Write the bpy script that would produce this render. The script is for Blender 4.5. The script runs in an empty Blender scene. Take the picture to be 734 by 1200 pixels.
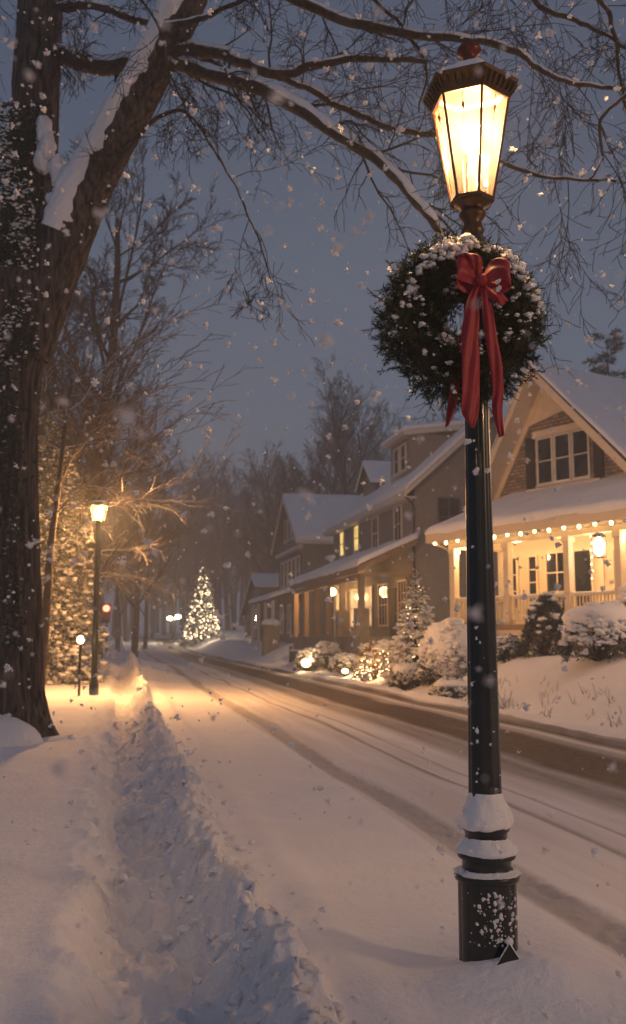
import bpy, math, random
import numpy as np
from mathutils import Matrix, Vector

random.seed(7)
rng = np.random.default_rng(7)
R = math.radians
scene = bpy.context.scene
col = scene.collection

# ------------------------------------------------------------------ camera model
F, CX, CY, CAMZ = 1140.0, 367.0, 600.0, 1.65
PITCH = math.atan(145.0 / 1140.0)
CS, SN = math.cos(PITCH), math.sin(PITCH)
PHI = math.atan2(0.196, 0.98)                     # the street's heading
UX, UY = -math.sin(PHI), math.cos(PHI)


def PT(px, py, Y):
    """world point seen at (px,py) of the photo, at distance Y ahead"""
    v = (CY - py) / F
    k = Y / (CS - SN * v)
    return np.array([k * (px - CX) / F, Y, CAMZ + k * (SN + CS * v)])


def W(s, t, z=0.0):
    return np.array([s * UX + t * UY, s * UY - t * UX, z])


def ST(x, y):
    return x * UX + y * UY, x * UY - y * UX       # s, t


# ------------------------------------------------------------------ noise
def _h(ix, iy, iz):
    n = (ix.astype(np.int64) * 374761393 + iy.astype(np.int64) * 668265263 + iz.astype(np.int64) * 2147483647) & 0xffffffff
    n = ((n ^ (n >> 13)) * 1274126177) & 0xffffffff
    n = (n ^ (n >> 16)) & 0xffffffff
    return n / 2147483648.0 - 1.0


def vnoise(x, y, z=0.0):
    x, y, z = np.broadcast_arrays(np.asarray(x, float), np.asarray(y, float), np.asarray(z, float))
    ix, iy, iz = np.floor(x), np.floor(y), np.floor(z)
    fx, fy, fz = x - ix, y - iy, z - iz
    fx, fy, fz = [f * f * f * (f * (f * 6 - 15) + 10) for f in (fx, fy, fz)]
    r = 0
    for a in (0, 1):
        for b in (0, 1):
            for c in (0, 1):
                w = (fx if a else 1 - fx) * (fy if b else 1 - fy) * (fz if c else 1 - fz)
                r = r + w * _h(ix + a, iy + b, iz + c)
    return r


def fbm(x, y, z=0.0, o=3):
    r, a, k = 0, 1.0, 1.0
    for i in range(o):
        r = r + a * vnoise(np.asarray(x) * k + 17.3 * i, np.asarray(y) * k - 9.1 * i, np.asarray(z) * k + 3.7 * i)
        a *= 0.5
        k *= 2.03
    return r / 1.6


def sstep(a, b, x):
    u = np.clip((x - a) / (b - a), 0, 1)
    return u * u * (3 - 2 * u)


# ------------------------------------------------------------------ materials
MATS = {}


def nt_mat(name):
    m = bpy.data.materials.new(name)
    m.use_nodes = True
    nt = m.node_tree
    b = nt.nodes['Principled BSDF']
    MATS[name] = m
    return m, nt, b


def N(nt, kind, **kw):
    n = nt.nodes.new(kind)
    for k, v in kw.items():
        if k in n.inputs.keys():
            n.inputs[k].default_value = v
        else:
            setattr(n, k, v)
    return n


def noise_node(nt, scale, detail=4, stretch=None, coord='Object', rough=0.55):
    tc = N(nt, 'ShaderNodeTexCoord')
    mp = N(nt, 'ShaderNodeMapping')
    nt.links.new(tc.outputs[coord], mp.inputs['Vector'])
    if stretch:
        mp.inputs['Scale'].default_value = stretch
    nz = N(nt, 'ShaderNodeTexNoise')
    nz.inputs['Scale'].default_value = scale
    nz.inputs['Detail'].default_value = detail
    nz.inputs['Roughness'].default_value = rough
    nt.links.new(mp.outputs[0], nz.inputs['Vector'])
    return nz


def ramp(nt, src, stops):
    r = N(nt, 'ShaderNodeValToRGB')
    el = r.color_ramp.elements
    while len(el) < len(stops):
        el.new(0.5)
    for e, (p, c) in zip(el, stops):
        e.position = p
        e.color = (c[0], c[1], c[2], 1) if len(c) == 3 else c
    nt.links.new(src, r.inputs[0])
    return r


def mixc(nt, fac, a, b, mode='MIX'):
    m = N(nt, 'ShaderNodeMix', data_type='RGBA', blend_type=mode)
    for s, v in ((m.inputs[0], fac), (m.inputs[6], a), (m.inputs[7], b)):
        if hasattr(v, 'links') or hasattr(v, 'is_linked'):
            nt.links.new(v, s)
        elif isinstance(v, (int, float)):
            s.default_value = v
        else:
            s.default_value = (*v, 1)
    return m.outputs[2]


def mathn(nt, op, a, b=None, clamp=False):
    m = N(nt, 'ShaderNodeMath', operation=op)
    m.use_clamp = clamp
    for s, v in ((m.inputs[0], a), (m.inputs[1], b)):
        if v is None:
            continue
        if hasattr(v, 'is_linked'):
            nt.links.new(v, s)
        else:
            s.default_value = v
    return m.outputs[0]


def bump(nt, b, h, strength, dist):
    bp = N(nt, 'ShaderNodeBump')
    bp.inputs['Strength'].default_value = strength
    bp.inputs['Distance'].default_value = dist
    nt.links.new(h, bp.inputs['Height'])
    nt.links.new(bp.outputs[0], b.inputs['Normal'])


def snow_mat(name='snow', c=(0.86, 0.87, 0.9), sc=22, st=0.35, dist=0.02):
    m, nt, b = nt_mat(name)
    n1 = noise_node(nt, sc, 6)
    n2 = noise_node(nt, 1.3, 3)
    cr = ramp(nt, n2.outputs[0], [(0.3, tuple(x * 0.93 for x in c)), (0.7, c)])
    nt.links.new(cr.outputs[0], b.inputs['Base Color'])
    b.inputs['Roughness'].default_value = 0.75
    b.inputs['Specular IOR Level'].default_value = 0.25
    b.inputs['Sheen Weight'].default_value = 0.1
    n3 = noise_node(nt, sc * 6, 3)
    bump(nt, b, mathn(nt, 'ADD', n1.outputs[0], mathn(nt, 'MULTIPLY', n3.outputs[0], 0.25)), st, dist)
    return m


def plain(name, c, rough=0.6, metal=0.0, var=0.15, sc=6, bs=0.15, bd=0.01, stretch=None, coat=0):
    m, nt, b = nt_mat(name)
    n1 = noise_node(nt, sc, 5, stretch)
    cr = ramp(nt, n1.outputs[0], [(0.3, tuple(x * (1 - var) for x in c)), (0.7, tuple(min(1, x * (1 + var)) for x in c))])
    nt.links.new(cr.outputs[0], b.inputs['Base Color'])
    b.inputs['Roughness'].default_value = rough
    b.inputs['Metallic'].default_value = metal
    b.inputs['Coat Weight'].default_value = coat
    if bs:
        bump(nt, b, n1.outputs[0], bs, bd)
    return m


def snowy(name, c, c2, sc, stretch, thr=0.45, width=0.35, bs=0.6, bd=0.03, rough=0.85, snowc=(0.8, 0.81, 0.84), furrow=None):
    """bark / leaf material that carries snow on faces that look upwards"""
    m, nt, b = nt_mat(name)
    n1 = noise_node(nt, sc, 6, stretch)
    cr = ramp(nt, n1.outputs[0], [(0.35, c), (0.68, c2)])
    geo = N(nt, 'ShaderNodeNewGeometry')
    sep = N(nt, 'ShaderNodeSeparateXYZ')
    nt.links.new(geo.outputs['Normal'], sep.inputs[0])
    n2 = noise_node(nt, 3.0, 4)
    k = mathn(nt, 'ADD', sep.outputs[2], mathn(nt, 'MULTIPLY', mathn(nt, 'SUBTRACT', n2.outputs[0], 0.5), 1.6))
    k = mathn(nt, 'DIVIDE', mathn(nt, 'SUBTRACT', k, thr), width, True)
    nt.links.new(mixc(nt, k, cr.outputs[0], snowc), b.inputs['Base Color'])
    b.inputs['Roughness'].default_value = rough
    b.inputs['Specular IOR Level'].default_value = 0.2
    if bs:
        bump(nt, b, n1.outputs[0], bs, bd)
    return m


def emit(name, c, s, sample=False, base=(0.8, 0.7, 0.5)):
    m, nt, b = nt_mat(name)
    b.inputs['Base Color'].default_value = (*base, 1)
    b.inputs['Emission Color'].default_value = (*c, 1)
    b.inputs['Emission Strength'].default_value = s
    m.cycles.emission_sampling = 'FRONT' if sample else 'NONE'
    return m


WARM = (1.0, 0.50, 0.17)
M_snow = snow_mat(sc=17, st=0.8, dist=0.026)
M_snow_soft = snow_mat('roof_snow', (0.84, 0.86, 0.9), 5, 0.3, 0.05)
M_clump = snow_mat('snow_clump', (0.86, 0.87, 0.89), 60, 0.4, 0.01)
M_bark = snowy('old_bark', (0.022, 0.018, 0.015), (0.17, 0.135, 0.105), 6, (2.6, 2.6, 0.30), thr=0.75, bs=1.0, bd=0.12)
M_branch = snowy('branch_bark', (0.03, 0.022, 0.016), (0.085, 0.06, 0.042), 9, (1, 1, 1), thr=0.25, bs=0.3)
M_twig = snowy('twig_bark', (0.028, 0.022, 0.02), (0.05, 0.04, 0.034), 7, (1, 1, 1), thr=0.95, bs=0)
M_twig_snowy = snowy('snowy_twig', (0.045, 0.034, 0.026), (0.08, 0.06, 0.045), 7, (1, 1, 1), thr=0.15, bs=0)
M_iron = plain('painted_iron', (0.010, 0.017, 0.016), 0.33, 0.3, 0.3, 12, 0.25, 0.004, coat=0.3)
M_bronze = plain('aged_bronze', (0.09, 0.05, 0.03), 0.38, 0.75, 0.35, 18, 0.25, 0.004)
M_finial = plain('red_brown_metal', (0.11, 0.018, 0.014), 0.35, 0.5, 0.3, 14, 0.2, 0.004)
M_needle = snowy('wreath_needle', (0.018, 0.030, 0.012), (0.075, 0.085, 0.034), 14, (1, 1, 1), thr=0.85, width=0.6, bs=0)
M_fir = snowy('fir_needle', (0.012, 0.022, 0.012), (0.035, 0.05, 0.022), 5, (1, 1, 1), thr=0.35, width=0.4, bs=0)
M_leaf = snowy('shrub_leaf', (0.018, 0.028, 0.012), (0.05, 0.06, 0.025), 6, (1, 1, 1), thr=0.6, width=0.4, bs=0)
M_dry = plain('dry_leaf', (0.16, 0.10, 0.05), 0.8, 0, 0.4, 5, 0)
M_straw = plain('dry_stem', (0.09, 0.065, 0.04), 0.8, 0, 0.3, 5, 0)
M_cream = plain('cream_paint', (0.62, 0.53, 0.42), 0.55, 0, 0.06, 3, 0.1, 0.01)
M_siding = plain('grey_stucco', (0.21, 0.20, 0.195), 0.85, 0, 0.12, 4, 0.3, 0.01)
M_trim = plain('white_trim', (0.6, 0.57, 0.53), 0.5, 0, 0.06, 3, 0.05)
M_blue = plain('slate_siding', (0.11, 0.12, 0.135), 0.8, 0, 0.12, 3, 0.15)
M_shutter = plain('black_shutter', (0.008, 0.012, 0.013), 0.8, 0, 0.2, 10, 0.1)
M_dark = plain('dark_timber', (0.05, 0.035, 0.025), 0.7, 0, 0.2, 8, 0.2)
M_stone = plain('pillar_stone', (0.22, 0.19, 0.16), 0.85, 0, 0.25, 4, 0.5, 0.02)
M_shingle = plain('roof_shingle', (0.05, 0.05, 0.055), 0.9, 0, 0.3, 8, 0.3)
M_wood = plain('porch_wood', (0.22, 0.15, 0.10), 0.6, 0, 0.2, 6, 0.1)


def clapboard(name, c, pitch=0.16):
    m, nt, b = nt_mat(name)
    tc = N(nt, 'ShaderNodeTexCoord')
    sep = N(nt, 'ShaderNodeSeparateXYZ')
    nt.links.new(tc.outputs['Object'], sep.inputs[0])
    f = mathn(nt, 'FRACT', mathn(nt, 'DIVIDE', sep.outputs[2], pitch))
    n1 = noise_node(nt, 3, 4)
    cr = ramp(nt, n1.outputs[0], [(0.3, tuple(x * 0.9 for x in c)), (0.7, c)])
    nt.links.new(cr.outputs[0], b.inputs['Base Color'])
    b.inputs['Roughness'].default_value = 0.6
    bump(nt, b, mathn(nt, 'SUBTRACT', 1.0, f), 0.6, 0.02)
    return m


M_clap = clapboard('cream_clapboard', (0.6, 0.51, 0.4))
M_clap_grey = clapboard('grey_clapboard', (0.22, 0.2, 0.185), 0.2)


def shingle_wall(name):
    m, nt, b = nt_mat(name)
    tc = N(nt, 'ShaderNodeTexCoord')
    mp = N(nt, 'ShaderNodeMapping')
    nt.links.new(tc.outputs['Object'], mp.inputs[0])
    mp.inputs['Rotation'].default_value = (R(90), 0, 0)
    br = N(nt, 'ShaderNodeTexBrick')
    nt.links.new(mp.outputs[0], br.inputs['Vector'])
    br.inputs['Color1'].default_value = (0.33, 0.27, 0.21, 1)
    br.inputs['Color2'].default_value = (0.16, 0.13, 0.10, 1)
    br.inputs['Mortar'].default_value = (0.04, 0.032, 0.026, 1)
    br.inputs['Scale'].default_value = 1.0
    br.inputs['Brick Width'].default_value = 0.26
    br.inputs['Row Height'].default_value = 0.12
    br.inputs['Mortar Size'].default_value = 0.012
    n1 = noise_node(nt, 5, 4)
    cc = mixc(nt, 0.5, br.outputs['Color'], ramp(nt, n1.outputs[0], [(0.3, (0.5, 0.5, 0.5)), (0.7, (1.3, 1.2, 1.1))]).outputs[0], 'MULTIPLY')
    nt.links.new(cc, b.inputs['Base Color'])
    b.inputs['Roughness'].default_value = 0.9
    bump(nt, b, mathn(nt, 'SUBTRACT', 1.0, br.outputs['Fac']), 0.7, 0.03)
    return m


M_brick = shingle_wall('stone_shingle')


def red_mat():
    m, nt, b = nt_mat('red_velvet')
    n1 = noise_node(nt, 90, 5)
    cr = ramp(nt, n1.outputs[0], [(0.3, (0.20, 0.0025, 0.011)), (0.7, (0.31, 0.005, 0.02))])
    nt.links.new(cr.outputs[0], b.inputs['Base Color'])
    b.inputs['Roughness'].default_value = 0.55
    b.inputs['Sheen Weight'].default_value = 0.15
    b.inputs['Sheen Tint'].default_value = (1, 0.35, 0.35, 1)
    bump(nt, b, n1.outputs[0], 0.3, 0.004)
    return m


M_red = red_mat()


def dark_glass():
    m, nt, b = nt_mat('window_glass')
    n1 = noise_node(nt, 1.2, 2)
    cr = ramp(nt, n1.outputs[0], [(0.35, (0.006, 0.007, 0.009)), (0.65, (0.02, 0.02, 0.022))])
    nt.links.new(cr.outputs[0], b.inputs['Base Color'])
    b.inputs['Roughness'].default_value = 0.06
    b.inputs['Specular IOR Level'].default_value = 0.45
    bump(nt, b, noise_node(nt, 2.5, 2).outputs[0], 0.05, 0.01)
    return m


M_glass = dark_glass()


def lit_window(name, c, s):
    m, nt, b = nt_mat(name)
    n1 = noise_node(nt, 2.0, 3, (1, 1, 0.5))
    cr = ramp(nt, n1.outputs[0], [(0.32, tuple(x * 0.35 for x in c)), (0.62, c)])
    b.inputs['Base Color'].default_value = (0.05, 0.04, 0.03, 1)
    b.inputs['Roughness'].default_value = 0.1
    nt.links.new(cr.outputs[0], b.inputs['Emission Color'])
    b.inputs['Emission Strength'].default_value = s
    return m


M_yellow = lit_window('yellow_lit_window', (1.0, 0.66, 0.18), 1.6)
M_amber = lit_window('amber_lit_window', (1.0, 0.58, 0.26), 1.3)


def frosted():
    m, nt, b = nt_mat('frosted_pane')
    nt.nodes.remove(b)
    out = nt.nodes['Material Output']
    tr = N(nt, 'ShaderNodeBsdfTransparent')
    tr.inputs[0].default_value = (0.95, 0.86, 0.74, 1)
    tl = N(nt, 'ShaderNodeBsdfTranslucent')
    tl.inputs[0].default_value = (0.12, 0.098, 0.072, 1)
    gl = N(nt, 'ShaderNodeBsdfGlossy')
    gl.inputs['Roughness'].default_value = 0.15
    n1 = noise_node(nt, 30, 3, (1, 1, 0.25))
    mx = N(nt, 'ShaderNodeMixShader')
    f = mathn(nt, 'ADD', mathn(nt, 'MULTIPLY', n1.outputs[0], 0.18), 0.28)
    nt.links.new(f, mx.inputs[0])
    nt.links.new(tr.outputs[0], mx.inputs[1])
    nt.links.new(tl.outputs[0], mx.inputs[2])
    m2 = N(nt, 'ShaderNodeMixShader')
    m2.inputs[0].default_value = 0.05
    nt.links.new(mx.outputs[0], m2.inputs[1])
    nt.links.new(gl.outputs[0], m2.inputs[2])
    nt.links.new(m2.outputs[0], out.inputs[0])
    return m


M_frost = frosted()
M_bulb = emit('lamp_bulb', (1.0, 0.82, 0.58), 40)
M_bulb_far = emit('far_lamp_bulb', (1.0, 0.60, 0.24), 40)
M_string = emit('string_bulb', (1.0, 0.62, 0.25), 14)
M_fairy = emit('fairy_bulb', (1.0, 0.7, 0.38), 10)
M_redlamp = emit('red_signal', (1.0, 0.07, 0.03), 22, base=(0.4, 0.02, 0.02))


def flake_mat():
    m, nt, b = nt_mat('falling_flake')
    nt.nodes.remove(b)
    out = nt.nodes['Material Output']
    d = N(nt, 'ShaderNodeBsdfDiffuse')
    d.inputs[0].default_value = (0.95, 0.95, 0.97, 1)
    tl = N(nt, 'ShaderNodeBsdfTranslucent')
    tl.inputs[0].default_value = (0.95, 0.95, 0.97, 1)
    mx = N(nt, 'ShaderNodeMixShader')
    mx.inputs[0].default_value = 0.5
    nt.links.new(d.outputs[0], mx.inputs[1])
    nt.links.new(tl.outputs[0], mx.inputs[2])
    nt.links.new(mx.outputs[0], out.inputs[0])
    return m


M_flake = flake_mat()


def road_mat():
    """local x = across the street, local y = along it"""
    m, nt, b = nt_mat('snowy_road')
    tc = N(nt, 'ShaderNodeTexCoord')
    sep = N(nt, 'ShaderNodeSeparateXYZ')
    nt.links.new(tc.outputs['Object'], sep.inputs[0])
    long_n = noise_node(nt, 2.2, 6, (1.6, 0.12, 1))
    fine = noise_node(nt, 14, 6, (1.0, 0.3, 1), rough=0.7)
    wob = noise_node(nt, 0.12, 2, (0.4, 1, 1))
    x = mathn(nt, 'ADD', sep.outputs[0], mathn(nt, 'MULTIPLY', mathn(nt, 'SUBTRACT', wob.outputs[0], 0.5), 0.8))

    def band(c, w, soft, amt):
        a = mathn(nt, 'ABSOLUTE', mathn(nt, 'SUBTRACT', x, c))
        return mathn(nt, 'MULTIPLY', mathn(nt, 'SUBTRACT', 1.0, mathn(nt, 'DIVIDE', mathn(nt, 'SUBTRACT', a, w), soft, True), True), amt)
    tot = band(6.0, 0.45, 0.5, 1.0)
    for args in ((5.0, 0.18, 0.35, 0.55), (2.72, 0.12, 0.10, 0.38), (3.8, 0.02, 0.06, 0.5), (4.15, 0.01, 0.05, 0.35), (7.35, 0.1, 0.25, 0.75), (6.7, 0.1, 0.3, 0.5)):
        tot = mathn(nt, 'MAXIMUM', tot, band(*args))
    k = mathn(nt, 'MULTIPLY', mathn(nt, 'MULTIPLY', tot, 2.1), mathn(nt, 'ADD', mathn(nt, 'MULTIPLY', long_n.outputs[0], 0.8), mathn(nt, 'MULTIPLY', fine.outputs[0], 0.45)))
    k = mathn(nt, 'SUBTRACT', k, 0.10, True)
    dirty = ramp(nt, fine.outputs[0], [(0.3, (0.045, 0.033, 0.028)), (0.7, (0.15, 0.112, 0.09))])
    big = ramp(nt, long_n.outputs[0], [(0.3, (0.66, 0.63, 0.62)), (0.7, (0.84, 0.84, 0.86))])
    nt.links.new(mixc(nt, k, big.outputs[0], dirty.outputs[0]), b.inputs['Base Color'])
    nt.links.new(mathn(nt, 'SUBTRACT', 0.85, mathn(nt, 'MULTIPLY', k, 0.2)), b.inputs['Roughness'])
    b.inputs['Specular IOR Level'].default_value = 0.12
    hn = mathn(nt, 'ADD', fine.outputs[0], mathn(nt, 'MULTIPLY', long_n.outputs[0], 1.5))
    bump(nt, b, hn, 0.4, 0.012)
    return m


M_road = road_mat()


def path_mat():
    m, nt, b = nt_mat('trodden_snow')
    n1 = noise_node(nt, 16, 7, rough=0.65)
    n2 = noise_node(nt, 2.2, 3)
    cr = ramp(nt, n2.outputs[0], [(0.3, (0.79, 0.80, 0.83)), (0.7, (0.86, 0.87, 0.90))])
    nt.links.new(cr.outputs[0], b.inputs['Base Color'])
    b.inputs['Roughness'].default_value = 0.8
    b.inputs['Specular IOR Level'].default_value = 0.2
    tc = N(nt, 'ShaderNodeTexCoord')
    sep = N(nt, 'ShaderNodeSeparateXYZ')
    nt.links.new(tc.outputs['Object'], sep.inputs[0])
    n3 = noise_node(nt, 3.0, 3)
    wx = mathn(nt, 'ADD', sep.outputs[0], mathn(nt, 'MULTIPLY', mathn(nt, 'SUBTRACT', n3.outputs[0], 0.5), 0.35))
    a = mathn(nt, 'ABSOLUTE', mathn(nt, 'SUBTRACT', wx, 0.36))
    f = mathn(nt, 'DIVIDE', mathn(nt, 'SUBTRACT', 0.60, a), 0.22, True)
    bump(nt, b, mathn(nt, 'MULTIPLY', n1.outputs[0], mathn(nt, 'ADD', mathn(nt, 'MULTIPLY', f, 0.7), 0.5)), 0.8, 0.035)
    return m


M_path = path_mat()

# ------------------------------------------------------------------ mesh builder


class MB:
    def __init__(self):
        self.v, self.f, self.n = [], [], 0

    def add(self, V, *Fs):
        V = np.asarray(V, float).reshape(-1, 3)
        for Fa in Fs:
            Fa = np.asarray(Fa, int)
            if len(Fa):
                self.f.append(Fa + self.n)
        self.v.append(V)
        self.n += len(V)
        return self

    def hexa(self, c8):
        """8 corners: 4 bottom ccw then 4 top"""
        return self.add(c8, [[3, 2, 1, 0], [4, 5, 6, 7], [0, 1, 5, 4], [1, 2, 6, 5], [2, 3, 7, 6], [3, 0, 4, 7]])

    def box(self, x0, x1, y0, y1, z0, z1):
        return self.hexa([(x0, y0, z0), (x1, y0, z0), (x1, y1, z0), (x0, y1, z0), (x0, y0, z1), (x1, y0, z1), (x1, y1, z1), (x0, y1, z1)])

    def slab(self, quad, off):
        q = np.asarray(quad, float)
        return self.hexa(np.vstack([q, q + np.asarray(off, float)]))

    def prism(self, poly, off):
        p = np.asarray(poly, float)
        n = len(p)
        V = np.vstack([p, p + np.asarray(off, float)])
        self.add(V, [[i, (i + 1) % n, (i + 1) % n + n, i + n] for i in range(n)])
        c0, c1 = p.mean(0), p.mean(0) + np.asarray(off, float)
        self.add(np.vstack([V, [c0], [c1]]), [[(i + 1) % n, i, 2 * n] for i in range(n)] + [[i + n, (i + 1) % n + n, 2 * n + 1] for i in range(n)])
        return self

    def bar(self, a, b, w, h=None):
        a, b = np.asarray(a, float), np.asarray(b, float)
        d = (b - a) / (np.linalg.norm(b - a) + 1e-9)
        ref = np.array([0, 0, 1.0]) if abs(d[2]) < 0.95 else np.array([1.0, 0, 0])
        s = np.cross(d, ref)
        s /= np.linalg.norm(s)
        u = np.cross(s, d)
        h = h or w
        q = [(-w / 2, -h / 2), (w / 2, -h / 2), (w / 2, h / 2), (-w / 2, h / 2)]
        return self.hexa([a + s * x + u * y for x, y in q] + [b + s * x + u * y for x, y in q])

    def grid(self, G, close_u=False):
        """G: n x m x 3"""
        G = np.asarray(G, float)
        n, m = G.shape[:2]
        idx = np.arange(n * m).reshape(n, m)
        if close_u:
            idx = np.hstack([idx, idx[:, :1]])
        a, b, c, d = idx[:-1, :-1], idx[:-1, 1:], idx[1:, 1:], idx[1:, :-1]
        return self.add(G.reshape(-1, 3), np.stack([a, b, c, d], -1).reshape(-1, 4))

    def lathe(self, prof, sides=32, c=(0, 0, 0), fn=None, rot=0.0):
        pr = np.asarray(prof, float)
        a = np.arange(sides) / sides * 2 * math.pi + rot
        A, Z = np.meshgrid(a, pr[:, 1])
        Rr = np.repeat(pr[:, :1], sides, 1)
        if fn is not None:
            Rr = Rr * fn(A, Z)
        G = np.stack([c[0] + Rr * np.cos(A), c[1] + Rr * np.sin(A), c[2] + Z], -1)
        return self.grid(G, True)

    def tube(self, P, rad, sides=8, disp=None):
        P = np.asarray(P, float)
        rad = np.broadcast_to(np.asarray(rad, float), (len(P),))
        T = np.gradient(P, axis=0)
        T /= np.linalg.norm(T, axis=1)[:, None] + 1e-9
        md = P[-1] - P[0]
        ref = np.array([0, 0, 1.0]) if abs(md[2]) < 0.8 * np.linalg.norm(md) + 1e-9 else np.array([1.0, 0, 0])
        A = np.cross(T, ref)
        A /= np.linalg.norm(A, axis=1)[:, None] + 1e-9
        B = np.cross(A, T)
        a = np.arange(sides) / sides * 2 * math.pi
        G = P[:, None] + rad[:, None, None] * (np.cos(a)[None, :, None] * A[:, None] + np.sin(a)[None, :, None] * B[:, None])
        if disp is not None:
            C = P[:, None]
            G = C + (G - C) * (1 + disp(G)[..., None])
        return self.grid(G, True)

    def build(self, name, mat, parent=None, smooth=True, bevel=0, flat_ang=None):
        me = bpy.data.meshes.new(name)
        V = np.vstack(self.v)
        me.vertices.add(len(V))
        me.vertices.foreach_set('co', V.astype(np.float32).ravel())
        lens = np.concatenate([np.full(len(f), f.shape[1]) for f in self.f])
        loops = np.concatenate([f.ravel() for f in self.f])
        me.loops.add(len(loops))
        me.loops.foreach_set('vertex_index', loops.astype(np.int32))
        me.polygons.add(len(lens))
        me.polygons.foreach_set('loop_start', (np.cumsum(lens) - lens).astype(np.int32))
        me.polygons.foreach_set('loop_total', lens.astype(np.int32))
        me.polygons.foreach_set('use_smooth', np.full(len(lens), smooth))
        me.update(calc_edges=True)
        me.validate()
        me.materials.append(mat)
        o = bpy.data.objects.new(name, me)
        col.objects.link(o)
        if parent is not None:
            o.parent = parent
        if bevel:
            b = o.modifiers.new('bevel', 'BEVEL')
            b.width = bevel
            b.segments = 2
            b.limit_method = 'ANGLE'
        return o


def tag(o, label=None, cat=None, group=None, kind=None):
    if label:
        o['label'] = label
    if cat:
        o['category'] = cat
    if group:
        o['group'] = group
    if kind:
        o['kind'] = kind
    return o


def thing(name, label, cat, loc=(0, 0, 0), rz=0.0, group=None):
    o = bpy.data.objects.new(name, None)
    o.empty_display_size = 0.2
    col.objects.link(o)
    o.location = [float(c) for c in loc]
    o.rotation_euler = (0, 0, rz)
    return tag(o, label, cat, group)


def copy_tree(o, parent=None):
    c = o.copy()
    col.objects.link(c)
    if parent is not None:
        c.parent = parent
    for ch in list(o.children):
        copy_tree(ch, c)
    return c


def stuffed(o):
    o['kind'] = 'stuff'
    return o


def light(name, loc, power, color=WARM, size=0.05, parent=None, kind='POINT', rot=None, angle=None):
    l = bpy.data.lights.new(name, kind)
    l.energy = power
    l.color = color
    if kind in ('POINT', 'SPOT'):
        l.shadow_soft_size = size
    if kind == 'SPOT':
        l.spot_size = angle or R(120)
        l.spot_blend = 0.6
    o = bpy.data.objects.new(name, l)
    col.objects.link(o)
    if parent is not None:
        o.parent = parent
    o.location = [float(c) for c in loc]
    if rot:
        o.rotation_euler = rot
    return o


# icosphere bases
def _ico(level):
    import bmesh
    bm = bmesh.new()
    bmesh.ops.create_icosphere(bm, subdivisions=level, radius=1)
    V = np.array([v.co[:] for v in bm.verts])
    Fc = np.array([[v.index for v in f.verts] for f in bm.faces])
    bm.free()
    return V, Fc


ICO = {1: _ico(1), 2: _ico(2), 3: _ico(3)}


def blobs(mb, C, S, level=2, jit=0.25, sharp=2.0, rz=None):
    """many lumpy blobs: centres C (n,3), half sizes S (n,3)"""
    V, Fc = ICO[level]
    C, S = np.asarray(C, float), np.asarray(S, float)
    n = len(C)
    if n == 0:
        return
    off = rng.uniform(-50, 50, (n, 1, 3))
    q = V[None] * sharp * 0.8 + off
    d = 1 + jit * fbm(q[..., 0], q[..., 1], q[..., 2], 2)
    G = V[None] * d[..., None] * S[:, None]
    if rz is not None:
        c, s = np.cos(rz)[:, None], np.sin(rz)[:, None]
        G = np.stack([G[..., 0] * c - G[..., 1] * s, G[..., 0] * s + G[..., 1] * c, G[..., 2]], -1)
    G = G + C[:, None]
    idx = (np.arange(n) * len(V))[:, None, None] + Fc[None]
    mb.add(G.reshape(-1, 3), idx.reshape(-1, 3))


def unit(v):
    return v / (np.linalg.norm(v, axis=-1, keepdims=True) + 1e-9)


def sprigs(mb, P, D, L, needles=16, nl=0.035, nw=0.0018, spread=0.9, stem=0.0015):
    """bottlebrush sprigs of flat tapering needles"""
    P, D = np.asarray(P, float), unit(np.asarray(D, float))
    n = len(P)
    L = np.broadcast_to(np.asarray(L, float), (n,))
    u = np.tile(np.linspace(0.05, 1.0, needles), (n, 1)) + rng.uniform(-0.03, 0.03, (n, needles))
    base = P[:, None] + D[:, None] * (L[:, None] * u)[..., None]
    rv = unit(rng.normal(size=(n, needles, 3)))
    perp = unit(rv - (rv * D[:, None]).sum(-1, keepdims=True) * D[:, None])
    nd = unit(D[:, None] * rng.uniform(0.5, 1.2, (n, needles, 1)) + perp * spread)
    ln = nl * rng.uniform(0.7, 1.25, (n, needles, 1)) * (1.1 - 0.45 * u[..., None])
    side = unit(np.cross(nd, unit(rng.normal(size=(n, needles, 3))))) * nw
    V = np.stack([base - side, base + side, base + nd * ln * 0.7 + side * 0.6, base + nd * ln, base + nd * ln * 0.7 - side * 0.6], 2)
    m = n * needles
    k = (np.arange(m) * 5)[:, None]
    mb.add(V.reshape(-1, 3), k + np.array([[0, 1, 2, 4]]), np.zeros((0, 3), int))
    mb.f.append((k + np.array([[4, 2, 3]])) + mb.n - m * 5)
    # stems: thin 3-sided
    if stem:
        a = unit(np.cross(D, [0.3, 0.2, 1.0]))
        b = np.cross(D, a)
        ring = [a, -0.5 * a + 0.87 * b, -0.5 * a - 0.87 * b]
        V = np.stack([P + r * stem for r in ring] + [P + D * L[:, None] + r * stem * 0.5 for r in ring], 1)
        k = (np.arange(n) * 6)[:, None]
        mb.add(V.reshape(-1, 3), np.vstack([k + np.array([[i, (i + 1) % 3, (i + 1) % 3 + 3, i + 3]]) for i in range(3)]))


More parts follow.
